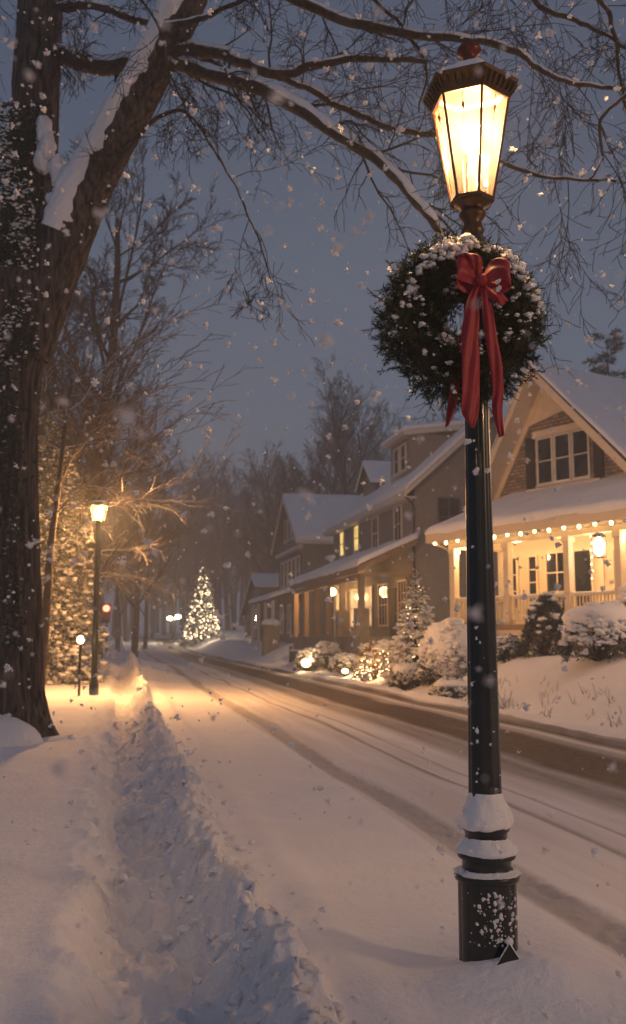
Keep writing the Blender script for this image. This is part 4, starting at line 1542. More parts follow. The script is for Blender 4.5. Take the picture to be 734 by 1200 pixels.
class Face:
    """a wall plane: O + r*x + up*z + n*d"""

    def __init__(self, O, r, n):
        self.O, self.r, self.n = np.array(O, float), np.array(r, float), np.array(n, float)

    def p(self, x, z, d=0.0):
        return self.O + self.r * x + np.array([0, 0, z]) + self.n * d

    def box(self, mb, x0, x1, z0, z1, d0, d1):
        return mb.hexa([self.p(x0, z0, d0), self.p(x1, z0, d0), self.p(x1, z0, d1), self.p(x0, z0, d1), self.p(x0, z1, d0), self.p(x1, z1, d0), self.p(x1, z1, d1), self.p(x0, z1, d1)])


def window(parent, fc, x0, x1, z0, z1, mx=2, mz=2, trim=0.09, glass=None, frame=None, sill=True, name='window', snow=False):
    mb = MB()
    fc.box(mb, x0 - trim, x0, z0 - trim, z1 + trim, 0.003, 0.07)
    fc.box(mb, x1, x1 + trim, z0 - trim, z1 + trim, 0.003, 0.07)
    fc.box(mb, x0, x1, z1, z1 + trim, 0.003, 0.072)
    fc.box(mb, x0, x1, z0 - trim, z0, 0.003, 0.072)
    w, h = x1 - x0, z1 - z0
    for i in range(1, mx):
        c = x0 + w * i / mx
        fc.box(mb, c - 0.02, c + 0.02, z0, z1, 0.012, 0.05)
    for i in range(1, mz):
        c = z0 + h * i / mz
        fc.box(mb, x0, x1, c - 0.02, c + 0.02, 0.014, 0.046)
    o = mb.build(name, frame or M_trim, parent, smooth=False)
    g = MB()
    fc.box(g, x0, x1, z0, z1, 0.004, 0.026)
    g.build('pane', glass or M_glass, o, smooth=False)
    if sill:
        s = MB()
        fc.box(s, x0 - trim - 0.04, x1 + trim + 0.04, z0 - trim - 0.05, z0 - trim, 0.003, 0.12)
        s.build('sill', frame or M_trim, o, smooth=False)
    if snow:
        s = MB()
        fc.box(s, x0 - trim, x1 + trim, z0 - trim, z0 - trim + 0.06, 0.075, 0.13)
        s.build('snow', M_clump, o, bevel=0.02)
    return o


def roof_plane(mb, e0, e1, r1, r0, th):
    """quad with thickness upward"""
    return mb.slab([e0, e1, r1, r0], (0, 0, th))


def snow_roof(parent, e0, e1, r1, r0, th=0.16, seed=0.0, over=0.05, n=40, m=16):
    """a wavy blanket of snow on a roof plane, rounded at its edges"""
    e0, e1, r1, r0 = [np.array(v, float) for v in (e0, e1, r1, r0)]
    us, vs = np.linspace(0, 1, n), np.linspace(0, 1, m)
    us = 0.5 - 0.5 * np.cos(us * math.pi)
    vs = 0.5 - 0.5 * np.cos(vs * math.pi)
    U, V = np.meshgrid(us, vs, indexing='ij')
    P = (e0 * (1 - U)[..., None] + e1 * U[..., None]) * (1 - V)[..., None] + (r0 * (1 - U)[..., None] + r1 * U[..., None]) * V[..., None]
    Lx, Ly = np.linalg.norm(e1 - e0), np.linalg.norm(r0 - e0)
    dx = np.minimum(U, 1 - U) * Lx
    dy = V * Ly
    edge = np.minimum(np.clip(dx / 0.14, 0, 1), np.clip(dy / 0.14, 0, 1))
    prof = np.sqrt(1 - (1 - edge) ** 2)
    nz = 1 + 0.30 * fbm(P[..., 0] * 0.9 + seed, P[..., 1] * 0.9, P[..., 2] * 0.9, 3)
    top = P.copy()
    top[..., 2] += 0.01 + th * prof * nz
    # scalloped lower edge hanging over the gutter
    sag = np.exp(-dy / 0.08) * 0.05 * (1 + fbm(U * Lx * 1.5, seed, 0.0, 2))
    top[..., 2] -= sag
    mb = MB().grid(top)
    bot = P.copy()
    bot[..., 2] += 0.004
    mb.grid(bot[::-1])
    return mb.build('snow', M_snow_soft, parent)


# ------------------------------------------------------------------ house A : cream gabled house with the lit porch
ang = math.atan2(-0.838, 0.545)
hA = thing('gabled_house', 'cream house with steep stone gable, dark shutters and a warmly lit porch', 'house', (4.8, 33.0, 0), ang)
F0 = Face((0, 2.2, 0), (1, 0, 0), (0, -1, 0))       # main wall, porch side
zb0, zf, zp = 0.6, 2.0, 5.0
apx, apz, lfx, lfz, rfx, rfz = 2.4, 10.55, -0.45, 6.2, 6.7, 6.2
# lower wall
mb = MB()
F0.box(mb, -0.2, 13, zb0, 6.2, -6, 0)
mb.build('wall', M_clap, hA, smooth=False)
# gable wall
mb = MB()
mb.prism([F0.p(lfx + 0.25, 6.2, 0.0), F0.p(rfx - 0.25, 6.2, 0.0), F0.p(rfx - 0.25, 6.25), F0.p(apx, apz - 0.1, 0.0), F0.p(lfx + .25, 6.25)], (0, 7.5, 0))
mb.build('gable_wall', M_brick, hA, smooth=False)
# roof slabs with deep overhang
OV = 0.85
rmb = MB()
yb = 9.5
lf, rf2, ap = (lfx - 0.35, lfz - 0.45), (rfx + 0.3, rfz - 0.3), (apx, apz)
y0 = 2.2 - OV
rmb.slab([(lf[0], y0, lf[1]), (lf[0], yb, lf[1]), (ap[0], yb, ap[1]), (ap[0], y0, ap[1])][::-1], (0, 0, 0.16))
rmb.slab([(rf2[0], y0, rf2[1]), (rf2[0], yb, rf2[1]), (ap[0], yb, ap[1]), (ap[0], y0, ap[1])], (0, 0, 0.16))
ro = rmb.build('roof', M_shingle, hA, smooth=False)
# cream barge boards and soffits
bb = MB()
for (a, b) in ((lf, ap), (ap, rf2)):
    a3, b3 = np.array([a[0], y0 - 0.06, a[1] - 0.12]), np.array([b[0], y0 - 0.06, b[1] - 0.12])
    bb.slab([a3 + [0, 0, -.12], b3 + [0, 0, -.12], b3 + [0, .055, -.12], a3 + [0, .055, -.12]], (0, 0, 0.34))
    # soffit
    a4, b4 = np.array([a[0], y0, a[1] - 0.05]), np.array([b[0], y0, b[1] - 0.05])
    bb.slab([a4, b4, b4 + [0, OV, 0], a4 + [0, OV, 0]], (0, 0, 0.04))
    # inner frieze on the wall
    a5, b5 = np.array([a[0], 2.2 - 0.05, a[1] - 0.42]), np.array([b[0], 2.2 - 0.05, b[1] - 0.42])
    bb.slab([a5, b5, b5 + [0, .045, 0], a5 + [0, .045, 0]], (0, 0, 0.36))
bb.prism([F0.p(apx - 0.95, apz - 1.75, 0.004), F0.p(apx + 0.88, apz - 1.45, 0.004), F0.p(apx, apz - 0.3, 0.004)], (0, -0.035, 0))
bb.build('bargeboard', M_cream, hA, smooth=False)
snow_roof(hA, (rf2[0] + .1, y0 - .08, rf2[1] + .16), (rf2[0] + .1, yb, rf2[1] + .16), (ap[0], yb, ap[1] + .17), (ap[0], y0 - .08, ap[1] + .17), 0.14, 1.0)
snow_roof(hA, (lf[0] - .05, yb, lf[1] + .16), (lf[0] - .05, y0 - .08, lf[1] + .16), (ap[0], y0 - .08, ap[1] + .17), (ap[0], yb, ap[1] + .17), 0.14, 2.0)
# triple window with shutters
for i in range(3):
    x0 = 1.92 + i * 0.78
    window(hA, F0, x0, x0 + 0.60, 6.75, 8.25, 1, 2, 0.07, snow=(i == 1))
wt = MB()
F0.box(wt, 1.72, 4.28, 8.33, 8.55, 0.0035, 0.12)
wt.build('window_head', M_cream, hA, smooth=False)
wt = MB()
F0.box(wt, 1.4, 4.6, 6.42, 6.6, 0.0035, 0.14)
wt.build('window_sill', M_cream, hA, smooth=False)
for x0 in (1.34, 4.30):
    sm_ = MB()
    F0.box(sm_, x0, x0 + 0.38, 6.62, 8.4, 0.0045, 0.06)
    for z in np.arange(6.7, 8.3, 0.09):
        F0.box(sm_, x0 + 0.05, x0 + 0.33, z, z + 0.05, 0.06, 0.075)
    sm_.build('shutter', M_shutter, hA, smooth=False)
# porch roof (shed with hipped left end)
pr = MB()
E0, E1 = (-0.75, -0.55, zp + .02), (13, -0.55, zp + .02)
R0_, R1_ = (0.55, 2.2, 6.28), (13, 2.2, 6.28)
pr.slab([E0, E1, R1_, R0_], (0, 0, 0.1))
pr.slab([(-0.75, 2.6, zp + .02), E0, R0_, (0.55, 2.6, 6.28)], (0, 0, 0.1))
po = pr.build('porch_roof', M_shingle, hA, smooth=False)
snow_roof(po, (-0.82, -0.62, zp + .13), (13, -0.62, zp + .13), (13, 2.2, 6.4), (0.5, 2.2, 6.4), 0.2, 3.0, n=90, m=20)
snow_roof(po, (-0.82, 2.7, zp + .13), (-0.82, -0.62, zp + .13), (0.6, 2.2, 6.41), (0.6, 2.7, 6.41), 0.18, 4.0, n=30)
ff = MB()
ff.box(-0.78, 13, -0.60, -0.555, zp - 0.2, zp + 0.12)
ff.box(-0.80, -0.755, -0.555, 2.6, zp - 0.2, zp + 0.12)
ff.build('gutter', M_cream, po, smooth=False, bevel=0.01)
ff = MB()
ff.box(-0.15, 13, -0.14, 0.14, zp - 0.42, zp - 0.06)
ff.box(-0.14, 0.14, 0.14, 2.19, zp - 0.42, zp - 0.06)
ff.build('beam', M_cream, po, smooth=False)
ff = MB()
ff.box(-0.74, 13, -0.54, 2.19, zp - 0.05, zp - 0.005)
ff.build('porch_ceiling', M_cream, po, smooth=False)
fl = MB()
fl.box(-0.25, 13, -0.25, 2.195, zf - 0.16, zf)
fl.build('porch_floor', M_wood, hA, smooth=False)
sk = MB()
sk.box(-0.18, 13, -0.17, -0.12, 0.6, zf - 0.165)
sk.box(-0.18, -0.13, -0.12, 2.19, 0.6, zf - 0.165)
sk.build('porch_skirt', M_cream, hA, smooth=False)
cols = [0.0, 2.55, 5.07, 6.95, 9.4, 12]
for x in cols:
    c = MB()
    c.box(x - 0.11, x + 0.11, -0.11, 0.11, zf, zp - 0.42)
    c.box(x - 0.15, x + 0.15, -0.15, 0.15, zf, zf + 0.22)
    c.box(x - 0.145, x + 0.145, -0.145, 0.145, zp - 0.6, zp - 0.421)
    c.box(x - 0.135, x + 0.135, -0.135, 0.135, zf + 0.9, zf + 0.96)
    c.build('column', M_cream, hA, smooth=False, bevel=0.008)
for a, b in zip(cols[:-1], cols[1:]):
    r_ = MB()
    r_.box(a + 0.15, b - 0.15, -0.04, 0.04, zf + 0.80, zf + 0.87)
    r_.box(a + 0.15, b - 0.15, -0.03, 0.03, zf + 0.1, zf + 0.15)
    for x in np.arange(a + 0.25, b - 0.2, 0.13):
        r_.box(x - 0.02, x + 0.02, -0.018, 0.018, zf + 0.15, zf + 0.80)
    rl = r_.build('railing', M_cream, hA, smooth=False)
    s = MB()
    s.box(a + 0.16, b - 0.16, -0.045, 0.045, zf + 0.871, zf + 0.92)
    s.build('snow', M_clump, rl, bevel=0.015)
# side return rail
r_ = MB()
r_.box(-0.04, 0.04, 0.15, 2.15, zf + 0.80, zf + 0.87)
for y in np.arange(0.25, 2.1, 0.13):
    r_.box(-0.018, 0.018, y - 0.02, y + 0.02, zf + 0.05, zf + 0.80)
r_.build('railing', M_cream, hA, smooth=False)
# openings in the porch wall
window(hA, F0, 0.25, 0.75, zf + 0.6, zf + 2.3, 1, 3, snow=False, sill=False, frame=M_cream)
sdl = window(hA, F0, 1.35, 1.68, zf + 0.15, zf + 2.3, 1, 5, 0.06, sill=False, frame=M_cream)
window(hA, F0, 2.15, 3.05, zf + 0.45, zf + 2.35, 2, 3, 0.08, frame=M_cream)
window(hA, F0, 3.35, 4.05, zf + 0.45, zf + 2.35, 1, 1, 0.08, frame=M_cream)
window(hA, F0, 4.95, 5.3, zf + 0.15, zf + 2.3, 1, 5, 0.06, sill=False, frame=M_cream)
window(hA, F0, 5.45, 5.8, zf + 0.15, zf + 2.3, 1, 5, 0.06, sill=False, frame=M_cream)
window(hA, F0, 6.9, 8.15, zf + 0.7, zf + 2.35, 2, 2, 0.1, frame=M_cream)
window(hA, F0, 8.7, 9.4, zf + 0.7, zf + 2.35, 1, 2, 0.1, frame=M_cream)
# door
dmb = MB()
F0.box(dmb, 9.9, 10.8, zf + 0.01, zf + 2.2, 0.004, 0.06)
dmb.build('door', M_dark, hA, smooth=False)
for x in (4.4, 6.3):
    pm = MB()
    F0.box(pm, x, x + 0.14, zf, zp - 0.05, 0.0035, 0.06)
    pm.build('pilaster', M_cream, hA, smooth=False)
dpp = MB().tube([(-0.85, -0.5, zp - .1), (-0.4, -0.1, zp - .35), (-0.2, 0.0, zp - .5), (-0.2, 0, zf - .8)], 0.04, 8)
dpp.build('downspout', M_cream, hA)


def in_house(h, p):
    c, s = math.cos(h.rotation_euler[2]), math.sin(h.rotation_euler[2])
    return np.array([h.location[0] + p[0] * c - p[1] * s, h.location[1] + p[0] * s + p[1] * c, h.location[2] + p[2]])


# string lights along the eave
sl_ = thing('string_lights', 'row of warm bulbs hung along the porch eave of the cream house', 'string lights', in_house(hA, (0, 0, 0)), ang)
xs = np.concatenate([np.linspace(-0.55, 7.6, 15)])
pts = []
for a, b in zip(xs[:-1], xs[1:]):
    for u in np.linspace(0, 1, 6)[:-1]:
        pts.append((a + (b - a) * u, -0.38, zp - 0.12 - 0.16 * 4 * u * (1 - u)))
MB().tube(np.array(pts), 0.008, 4).build('wire', M_shutter, sl_)
pb = None
for i, x in enumerate(xs):
    if pb is None:
        V, Fc = ICO[2]
        pb = MB().add(V * [0.052, 0.052, 0.065], Fc).build('bulb', M_string, sl_)
        c = pb
    else:
        c = pb.copy()
        col.objects.link(c)
        c.parent = sl_
    c.location = (x, -0.38, zp - 0.2 - 0.03 * (i % 2))
for x in (0.4, 2.6, 4.8, 7.2, 9.6):
    light('bulb_light', (x, 0.35, zp - 0.55), 110, (1, 0.58, 0.24), 0.12, sl_)
# inner icicle strings on the wall
s2 = thing('string_lights', 'short strand of small warm bulbs hanging down between the porch windows', 'string lights', in_house(hA, (0, 0, 0)), ang)
MB().tube([(4.3, 1.9, zp - .1), (4.32, 1.9, zp - 1.7)], 0.006, 4).build('wire', M_shutter, s2)
for k in range(7):
    c = pb.copy()
    col.objects.link(c)
    c.parent = s2
    c.scale = (0.4, 0.4, 0.4)
    c.location = (4.3 + 0.03 * (k % 2), 1.88, zp - 0.25 - 0.22 * k)
# porch lantern
pl_ = thing('porch_lantern', 'glowing glass lantern hanging from the porch ceiling of the cream house', 'lantern', in_house(hA, (6.15, 0.1, 0)), ang)
zl = 4.2
MB().tube([(0, 0, zp - .05), (0, 0, zl + 0.38)], 0.012, 6).build('chain', M_iron, pl_)
fm = MB()
for i in range(4):
    a = math.pi / 4 + i * math.pi / 2
    b = a + math.pi / 2
    p0, p1 = np.array([0.18 * math.cos(a), 0.18 * math.sin(a), zl - 0.32]), np.array([0.18 * math.cos(a), 0.18 * math.sin(a), zl + 0.3])
    q0, q1 = np.array([0.18 * math.cos(b), 0.18 * math.sin(b), zl - 0.32]), np.array([0.18 * math.cos(b), 0.18 * math.sin(b), zl + 0.3])
    fm.bar(p0, p1, 0.022)
    fm.bar(p0, q0, 0.022)
    fm.bar(p1, q1, 0.022)
fm.build('frame', M_iron, pl_, smooth=False)
MB().lathe([(0.2, zl + 0.31), (0.06, zl + 0.4), (0.0, zl + 0.42)], 4, rot=math.pi / 4).build('cap', M_iron, pl_, smooth=False)
gb = MB()
blobs(gb, [(0, 0, zl)], [(0.14, 0.14, 0.27)], 3, 0.0)
gb.build('bulb', M_bulb, pl_)
light('porch_lantern_light', (0, -0.0, zl), 90, WARM, 0.24, pl_)

# ------------------------------------------------------------------ house B : grey two-storey house with long shed porch
zB = 1.25
hB = thing('grey_house', 'grey two-storey house with a dormer, two yellow-lit windows and a long porch roof', 'house', W(38.5, 12, zB), PHI)
FB = Face((0, 0, 0), (0, 1, 0), (-1, 0, 0))     # street front, x = along the street
FS = Face((0, 0, 0), (1, 0, 0), (0, -1, 0))     # end wall facing the viewer
Lb, ez, rx, rz_, wb = 15.5, 6.55, 3.4, 9.75, 8.2
mb = MB()
mb.prism([(0, 0, -0.6), (wb, 0, -0.6), (wb, 0, ez - 0.9), (rx, 0, rz_ - 0.12), (0, 0, ez)], (0, Lb, 0))
mb.build('wall', M_siding, hB, smooth=False)
rb_ = MB()
rb_.slab([(-0.45, -0.4, ez - 0.3), (-0.45, Lb + .3, ez - 0.3), (rx, Lb + .3, rz_), (rx, -0.4, rz_)][::-1], (0, 0, 0.14))
rb_.slab([(wb + .4, -0.4, ez - 1.2), (wb + .4, Lb + .3, ez - 1.2), (rx, Lb + .3, rz_), (rx, -0.4, rz_)], (0, 0, 0.14))
ro = rb_.build('roof', M_shingle, hB, smooth=False)
snow_roof(ro, (-0.5, Lb + .3, ez - 0.18), (-0.5, -0.45, ez - 0.18), (rx, -0.45, rz_ + .13), (rx, Lb + .3, rz_ + .13), 0.2, 7.0, n=70)
snow_roof(ro, (wb + .4, -0.45, ez - 1.07), (wb + .4, Lb + .3, ez - 1.07), (rx, Lb + .3, rz_ + .13), (rx, -0.45, rz_ + .13), 0.2, 8.0)
tm = MB()
tm.box(-0.55, -0.46, -0.42, Lb + .3, ez - 0.46, ez - 0.2)
tm.box(-0.46, -0.003, -0.38, Lb + .25, ez - 0.5, ez - 0.44)
tm.build('gutter', M_trim, hB, smooth=False)
tm = MB()
for a, b in (((-0.47, ez - 0.3), (rx, rz_)), ((rx, rz_), (wb + .4, ez - 1.2))):
    tm.slab([(a[0], -0.46, a[1] - 0.1), (b[0], -0.46, b[1] - 0.1), (b[0], -0.41, b[1] - 0.1), (a[0], -0.41, a[1] - 0.1)], (0, 0, 0.22))
tm.build('bargeboard', M_trim, hB, smooth=False)
MB().tube([(-0.5, -0.36, ez - .45), (-0.1, -0.06, ez - .7), (-0.06, -0.06, ez - 1), (-0.06, -0.06, 0)], 0.05, 8).build('downspout', M_dark, hB)
window(hB, FB, 12.75, 13.6, 4.75, 6.0, 1, 2, 0.10, glass=M_yellow)
window(hB, FB, 9.5, 10.35, 4.75, 6.0, 2, 2, 0.10, glass=M_yellow)
window(hB, FB, 5.75, 6.65, 4.5, 6.0, 2, 2, 0.13)
window(hB, FB, 1.85, 2.85, 4.5, 6.0, 2, 2, 0.13)
window(hB, FS, 1.05, 1.95, 4.55, 6.1, 2, 2, 0.06, frame=M_blue)
window(hB, FS, 5.2, 6.1, 4.3, 5.7, 2, 2, 0.06, frame=M_blue)
# dormer
dm = MB()
dm.box(0.55, 3.2, 2.2, 5.4, ez + 0.2, 9.3)
dz_ = dm.build('dormer', M_clap_grey, hB, smooth=False)
FD = Face((0.55, 0, 0), (0, 1, 0), (-1, 0, 0))
FE = Face((0, 2.2, 0), (1, 0, 0), (0, -1, 0))
dr_ = MB()
dr_.slab([(0.15, 1.9, 9.18), (0.15, 5.7, 9.18), (3.4, 5.7, 9.6), (3.4, 1.9, 9.6)][::-1], (0, 0, 0.2))
d2 = dr_.build('dormer_roof', M_trim, hB, smooth=False)
snow_roof(d2, (0.1, 5.75, 9.38), (0.1, 1.85, 9.38), (3.45, 1.85, 9.8), (3.45, 5.75, 9.8), 0.2, 2.2, n=24)
window(hB, FD, 2.9, 3.6, 7.85, 8.95, 1, 2, 0.09)
window(hB, FD, 4.0, 4.7, 7.85, 8.95, 1, 2, 0.09)
# little second dormer further along
d3 = MB()
d3.prism([(0.9, 9.5, ez + .4), (0.9, 12.1, ez + .4), (0.9, 12.1, 8.3), (0.9, 10.8, 9.3), (0.9, 9.5, 8.3)], (2.5, 0, 0))
d3.build('dormer', M_clap_grey, hB, smooth=False)
d4 = MB()
d4.slab([(0.6, 9.2, 8.1), (3.6, 9.2, 8.1), (3.6, 10.8, 9.35), (0.6, 10.8, 9.35)], (0, 0, 0.12))
d4.slab([(0.6, 12.4, 8.1), (3.6, 12.4, 8.1), (3.6, 10.8, 9.35), (0.6, 10.8, 9.35)][::-1], (0, 0, 0.12))
d5 = d4.build('dormer_roof', M_shingle, hB, smooth=False)
snow_roof(d5, (0.5, 9.1, 8.2), (3.6, 9.1, 8.2), (3.6, 10.8, 9.48), (0.5, 10.8, 9.48), 0.14, 5.0, n=20)
snow_roof(d5, (3.6, 12.5, 8.2), (0.5, 12.5, 8.2), (0.5, 10.8, 9.48), (3.6, 10.8, 9.48), 0.14, 6.0, n=20)
# porch
px0, pe, pt = -2.3, 3.1, 4.25
pr = MB()
pr.slab([(px0 - .2, -0.35, pe), (px0 - .2, 15.2, pe), (-0.003, 15.2, pt), (-0.003, -0.35, pt)][::-1], (0, 0, 0.12))
p2 = pr.build('porch_roof', M_shingle, hB, smooth=False)
snow_roof(p2, (px0 - .28, 15.3, pe + .12), (px0 - .28, -0.45, pe + .12), (-0.003, -0.45, pt + .12), (-0.003, 15.3, pt + .12), 0.22, 9.0, n=80)
f2 = MB()
f2.box(px0 - 0.24, px0 - 0.16, -0.36, 15.2, pe - 0.18, pe + 0.1)
f2.box(px0 - 0.1, px0 + 0.1, -0.3, 15.1, pe - 0.4, pe - 0.19)
# truss at the near end
f2.bar((px0 - 0.2, -0.40, pe - 0.02), (-0.03, -0.40, pt - 0.02), 0.06, 0.22)
f2.bar((px0, -0.38, pe - 0.25), (-0.03, -0.38, pe - 0.25), 0.07, 0.16)
f2.build('beam', M_wood, p2, smooth=False)
pf = MB()
pf.box(px0 - .1, -0.004, -0.2, 15.1, -0.5, 0.35)
pf.build('porch_floor', M_stone, hB, smooth=False)
for y in (0.0, 3.4, 6.4, 9.0, 11.8, 14.8):
    c = MB()
    c.box(px0 - 0.12, px0 + 0.12, y - 0.12, y + 0.12, 0.35, pe - 0.4)
    if y < 4:
        c.box(px0 - 0.26, px0 + 0.26, y - 0.26, y + 0.26, 0.35, 1.5)
    c.build('column', M_wood if y > 4 else M_stone, hB, smooth=False)
for y0_, y1_, mt in ((1.2, 2.4, M_glass), (4.2, 5.6, M_glass), (6.9, 8.4, M_amber), (9.3, 11.2, M_amber), (12.2, 14.4, M_amber)):
    window(hB, FB, y0_, y1_, 0.9, 2.7, 3, 2, 0.09, glass=mt, frame=M_cream, sill=False)
dd_ = MB()
FB.box(dd_, 2.75, 3.75, 0.36, 2.5, 0.004, 0.06)
dd_.build('door', M_dark, hB, smooth=False)
pL = thing('porch_lantern', 'bright porch light glowing under the roof of the grey house', 'lantern', tuple(in_house(hB, (px0 + 0.9, 9.6, 0))), PHI)
MB().tube([(0, 0, 3.5), (0, 0, 2.75)], 0.015, 6).build('stem', M_iron, pL)
gb = MB()
blobs(gb, [(0, 0, 2.6)], [(0.22, 0.22, 0.2)], 3, 0)
gb.build('bulb', M_string, pL)
light('porch_b_light', (0, 0, 2.6), 480, WARM, 0.26, pL)
light('porch_b_light', (0.2, 4.2, 2.5), 260, WARM, 0.2, pL)
light('porch_b_light', (-0.2, -7.2, 2.5), 60, WARM, 0.2, pL)

# ------------------------------------------------------------------ house C : slate house
zC = 1.35
hC = thing('slate_house', 'tall dark slate-blue house with a snowy gable roof beyond the grey house', 'house', W(63.4, 12, zC), PHI)
mb = MB()
mb.prism([(0, 0, -1), (0, 9.9, -1), (0, 9.9, 6.7), (0, 5.0, 10.0), (0, 0, 6.7)], (8.5, 0, 0))
mb.build('wall', M_blue, hC, smooth=False)
rc = MB()
rc.slab([(-0.5, -0.4, 6.45), (8.6, -0.4, 6.45), (8.6, 5, 10.1), (-0.5, 5, 10.1)], (0, 0, 0.14))
rc.slab([(-0.5, 10.3, 6.45), (8.6, 10.3, 6.45), (8.6, 5, 10.1), (-0.5, 5, 10.1)][::-1], (0, 0, 0.14))
ro = rc.build('roof', M_shingle, hC, smooth=False)
snow_roof(ro, (-0.55, -0.5, 6.6), (8.6, -0.5, 6.6), (8.6, 5, 10.24), (-0.55, 5, 10.24), 0.24, 11.0)
snow_roof(ro, (8.6, 10.4, 6.6), (-0.55, 10.4, 6.6), (-0.55, 5, 10.24), (8.6, 5, 10.24), 0.24, 12.0)
tm = MB()
tm.bar((-0.53, -0.4, 6.5), (-0.53, 5, 10.15), 0.08, 0.3)
tm.bar((-0.53, 10.3, 6.5), (-0.53, 5, 10.15), 0.08, 0.3)
tm.bar((-0.5, -0.45, 6.48), (8.6, -0.45, 6.48), 0.08, 0.25)
tm.build('bargeboard', M_trim, hC, smooth=False)
FC = Face((0, 0, 0), (0, 1, 0), (-1, 0, 0))
for y in (3.2, 4.7, 6.2):
    window(hC, FC, y, y + 0.8, 7.2, 8.6, 1, 1, 0.12)
for y in (1.2, 2.8, 4.4, 6.0, 7.6):
    window(hC, FC, y, y + 1.0, 3.9, 5.6, 1, 2, 0.12)
for y in (1.2, 4.4, 7.6):
    window(hC, FC, y, y + 1.1, 0.6, 2.4, 1, 2, 0.12)
pc = MB()
pc.slab([(-2.2, -0.3, 2.6), (-2.2, 10, 2.6), (-0.003, 10, 3.3), (-0.003, -0.3, 3.3)][::-1], (0, 0, 0.14))
p3 = pc.build('porch_roof', M_shingle, hC, smooth=False)
snow_roof(p3, (-2.3, 10.1, 2.74), (-2.3, -0.4, 2.74), (-0.003, -0.4, 3.44), (-0.003, 10.1, 3.44), 0.24, 13.0)
for y in (0, 3.3, 6.6, 9.8):
    c = MB()
    c.box(-2.1, -1.9, y - 0.1, y + 0.1, -0.6, 2.6)
    c.build('column', M_trim, hC, smooth=False)
sk = MB()
FC.box(sk, 0, 9.8, 3.32, 3.5, 0.0045, 0.12)
FC.box(sk, -0.02, 9.8, 6.1, 6.35, 0.0045, 0.3)
sk.build('cornice', M_trim, hC, smooth=False)

# ------------------------------------------------------------------ house D : garage
hD = thing('garage', 'low dark garage with a snowy sloping roof past the slate house', 'garage', W(80, 11.5, 1.2), PHI)
mb = MB()
mb.prism([(0, 0, -1), (0, 9, -1), (0, 9, 2.2), (0, 2.0, 5.2), (0, 0, 4.4)], (8, 0, 0))
mb.build('wall', M_blue, hD, smooth=False)
rd2 = MB()
rd2.slab([(-0.4, 9.4, 2.1), (8, 9.4, 2.1), (8, 2, 5.3), (-0.4, 2, 5.3)][::-1], (0, 0, 0.12))
rd2.slab([(-0.4, -0.3, 4.35), (8, -0.3, 4.35), (8, 2, 5.3), (-0.4, 2, 5.3)], (0, 0, 0.12))
ro = rd2.build('roof', M_shingle, hD, smooth=False)
snow_roof(ro, (8, 9.5, 2.2), (-0.5, 9.5, 2.2), (-0.5, 2, 5.42), (8, 2, 5.42), 0.3, 14.0)
snow_roof(ro, (-0.5, -0.4, 4.47), (8, -0.4, 4.47), (8, 2, 5.42), (-0.5, 2, 5.42), 0.3, 15.0)
FDd = Face((0, 0, 0), (0, 1, 0), (-1, 0, 0))
window(hD, FDd, 1.5, 2.5, 1.2, 2.6, 1, 2, 0.12)
gd = MB()
FDd.box(gd, 4.2, 7.8, -0.2, 1.8, 0.004, 0.06)
gd.build('garage_door', M_shutter, hD, smooth=False)

# stone pillar and low dark fence at the lawn edge
p = at_px(318, 62)
sp_ = thing('gate_pillar', 'square stone pillar with a thick snow cap before the garage', 'pillar', p, PHI)
MB().box(-0.5, 0.5, -0.5, 0.5, -0.4, 1.55).build('shaft', M_stone, sp_, smooth=False, bevel=0.03)
MB().box(-0.62, 0.62, -0.62, 0.62, 1.56, 1.72).build('capstone', M_stone, sp_, smooth=False, bevel=0.03)
sc = MB()
blobs(sc, [(0, 0, 1.8)], [(0.62, 0.62, 0.3)], 3, 0.12)
sc.build('snow_cap', M_clump, sp_)
p = W(46.5, 8.9)
p[2] = float(H(46.5, 8.9))
fn = thing('low_fence', 'short dark timber fence with snow on its rail at the lawn edge', 'fence', p, PHI)
MB().box(-0.05, 0.05, 0, 3.8, 0.05, 0.55).build('panel', M_dark, fn, smooth=False)
for y in (-0.05, 3.85):
    MB().box(-0.08, 0.08, y - 0.08, y + 0.08, -0.3, 0.8).build('post', M_dark, fn, smooth=False)
s = MB()
s.box(-0.08, 0.08, 0.05, 3.75, 0.551, 0.64)
s.build('snow', M_clump, fn, bevel=0.03)

# ------------------------------------------------------------------ far street furniture
p = at_px(97, 24.3)
gl = thing('garden_lamp', 'small round globe lamp glowing low behind the far lamp post', 'lamp', p, 0)
MB().lathe([(0.06, -0.2), (0.035, 0.1), (0.03, 1.32)], 10).build('post', M_iron, gl)
mb = MB()
blobs(mb, [(0, 0, 1.42)], [(0.09, 0.09, 0.10)], 3, 0)
mb.build('globe', M_string, gl)
light('globe_light', (0, 0, 1.42), 8, WARM, 0.16, gl)
p = at_px(127, 82)
tl = thing('traffic_signal', 'traffic signal showing red on a thin pole beyond the far lamp post', 'traffic light', p, 0)
MB().lathe([(0.09, -0.2), (0.07, 3.8)], 10).build('pole', M_iron, tl)
MB().box(-0.30, 0.30, -0.35, -0.05, 2.6, 4.2).build('housing', M_shutter, tl, smooth=False, bevel=0.03)
mb = MB()
blobs(mb, [(0, -0.36, 3.8)], [(0.26, 0.12, 0.26)], 3, 0)
mb.build('lens', M_redlamp, tl)
light('signal_light', (0, -0.8, 3.8), 60, (1, .05, .02), 0.1, tl)
for k in (3.3, 3.5):
    pass
p = at_px(205, 118)
tw = thing('twin_lamp', 'twin-headed street lamp glowing left of the far christmas tree', 'street lamp', p, 0)
MB().lathe([(0.12, -0.2), (0.07, 2.9)], 10).build('pole', M_iron, tw)
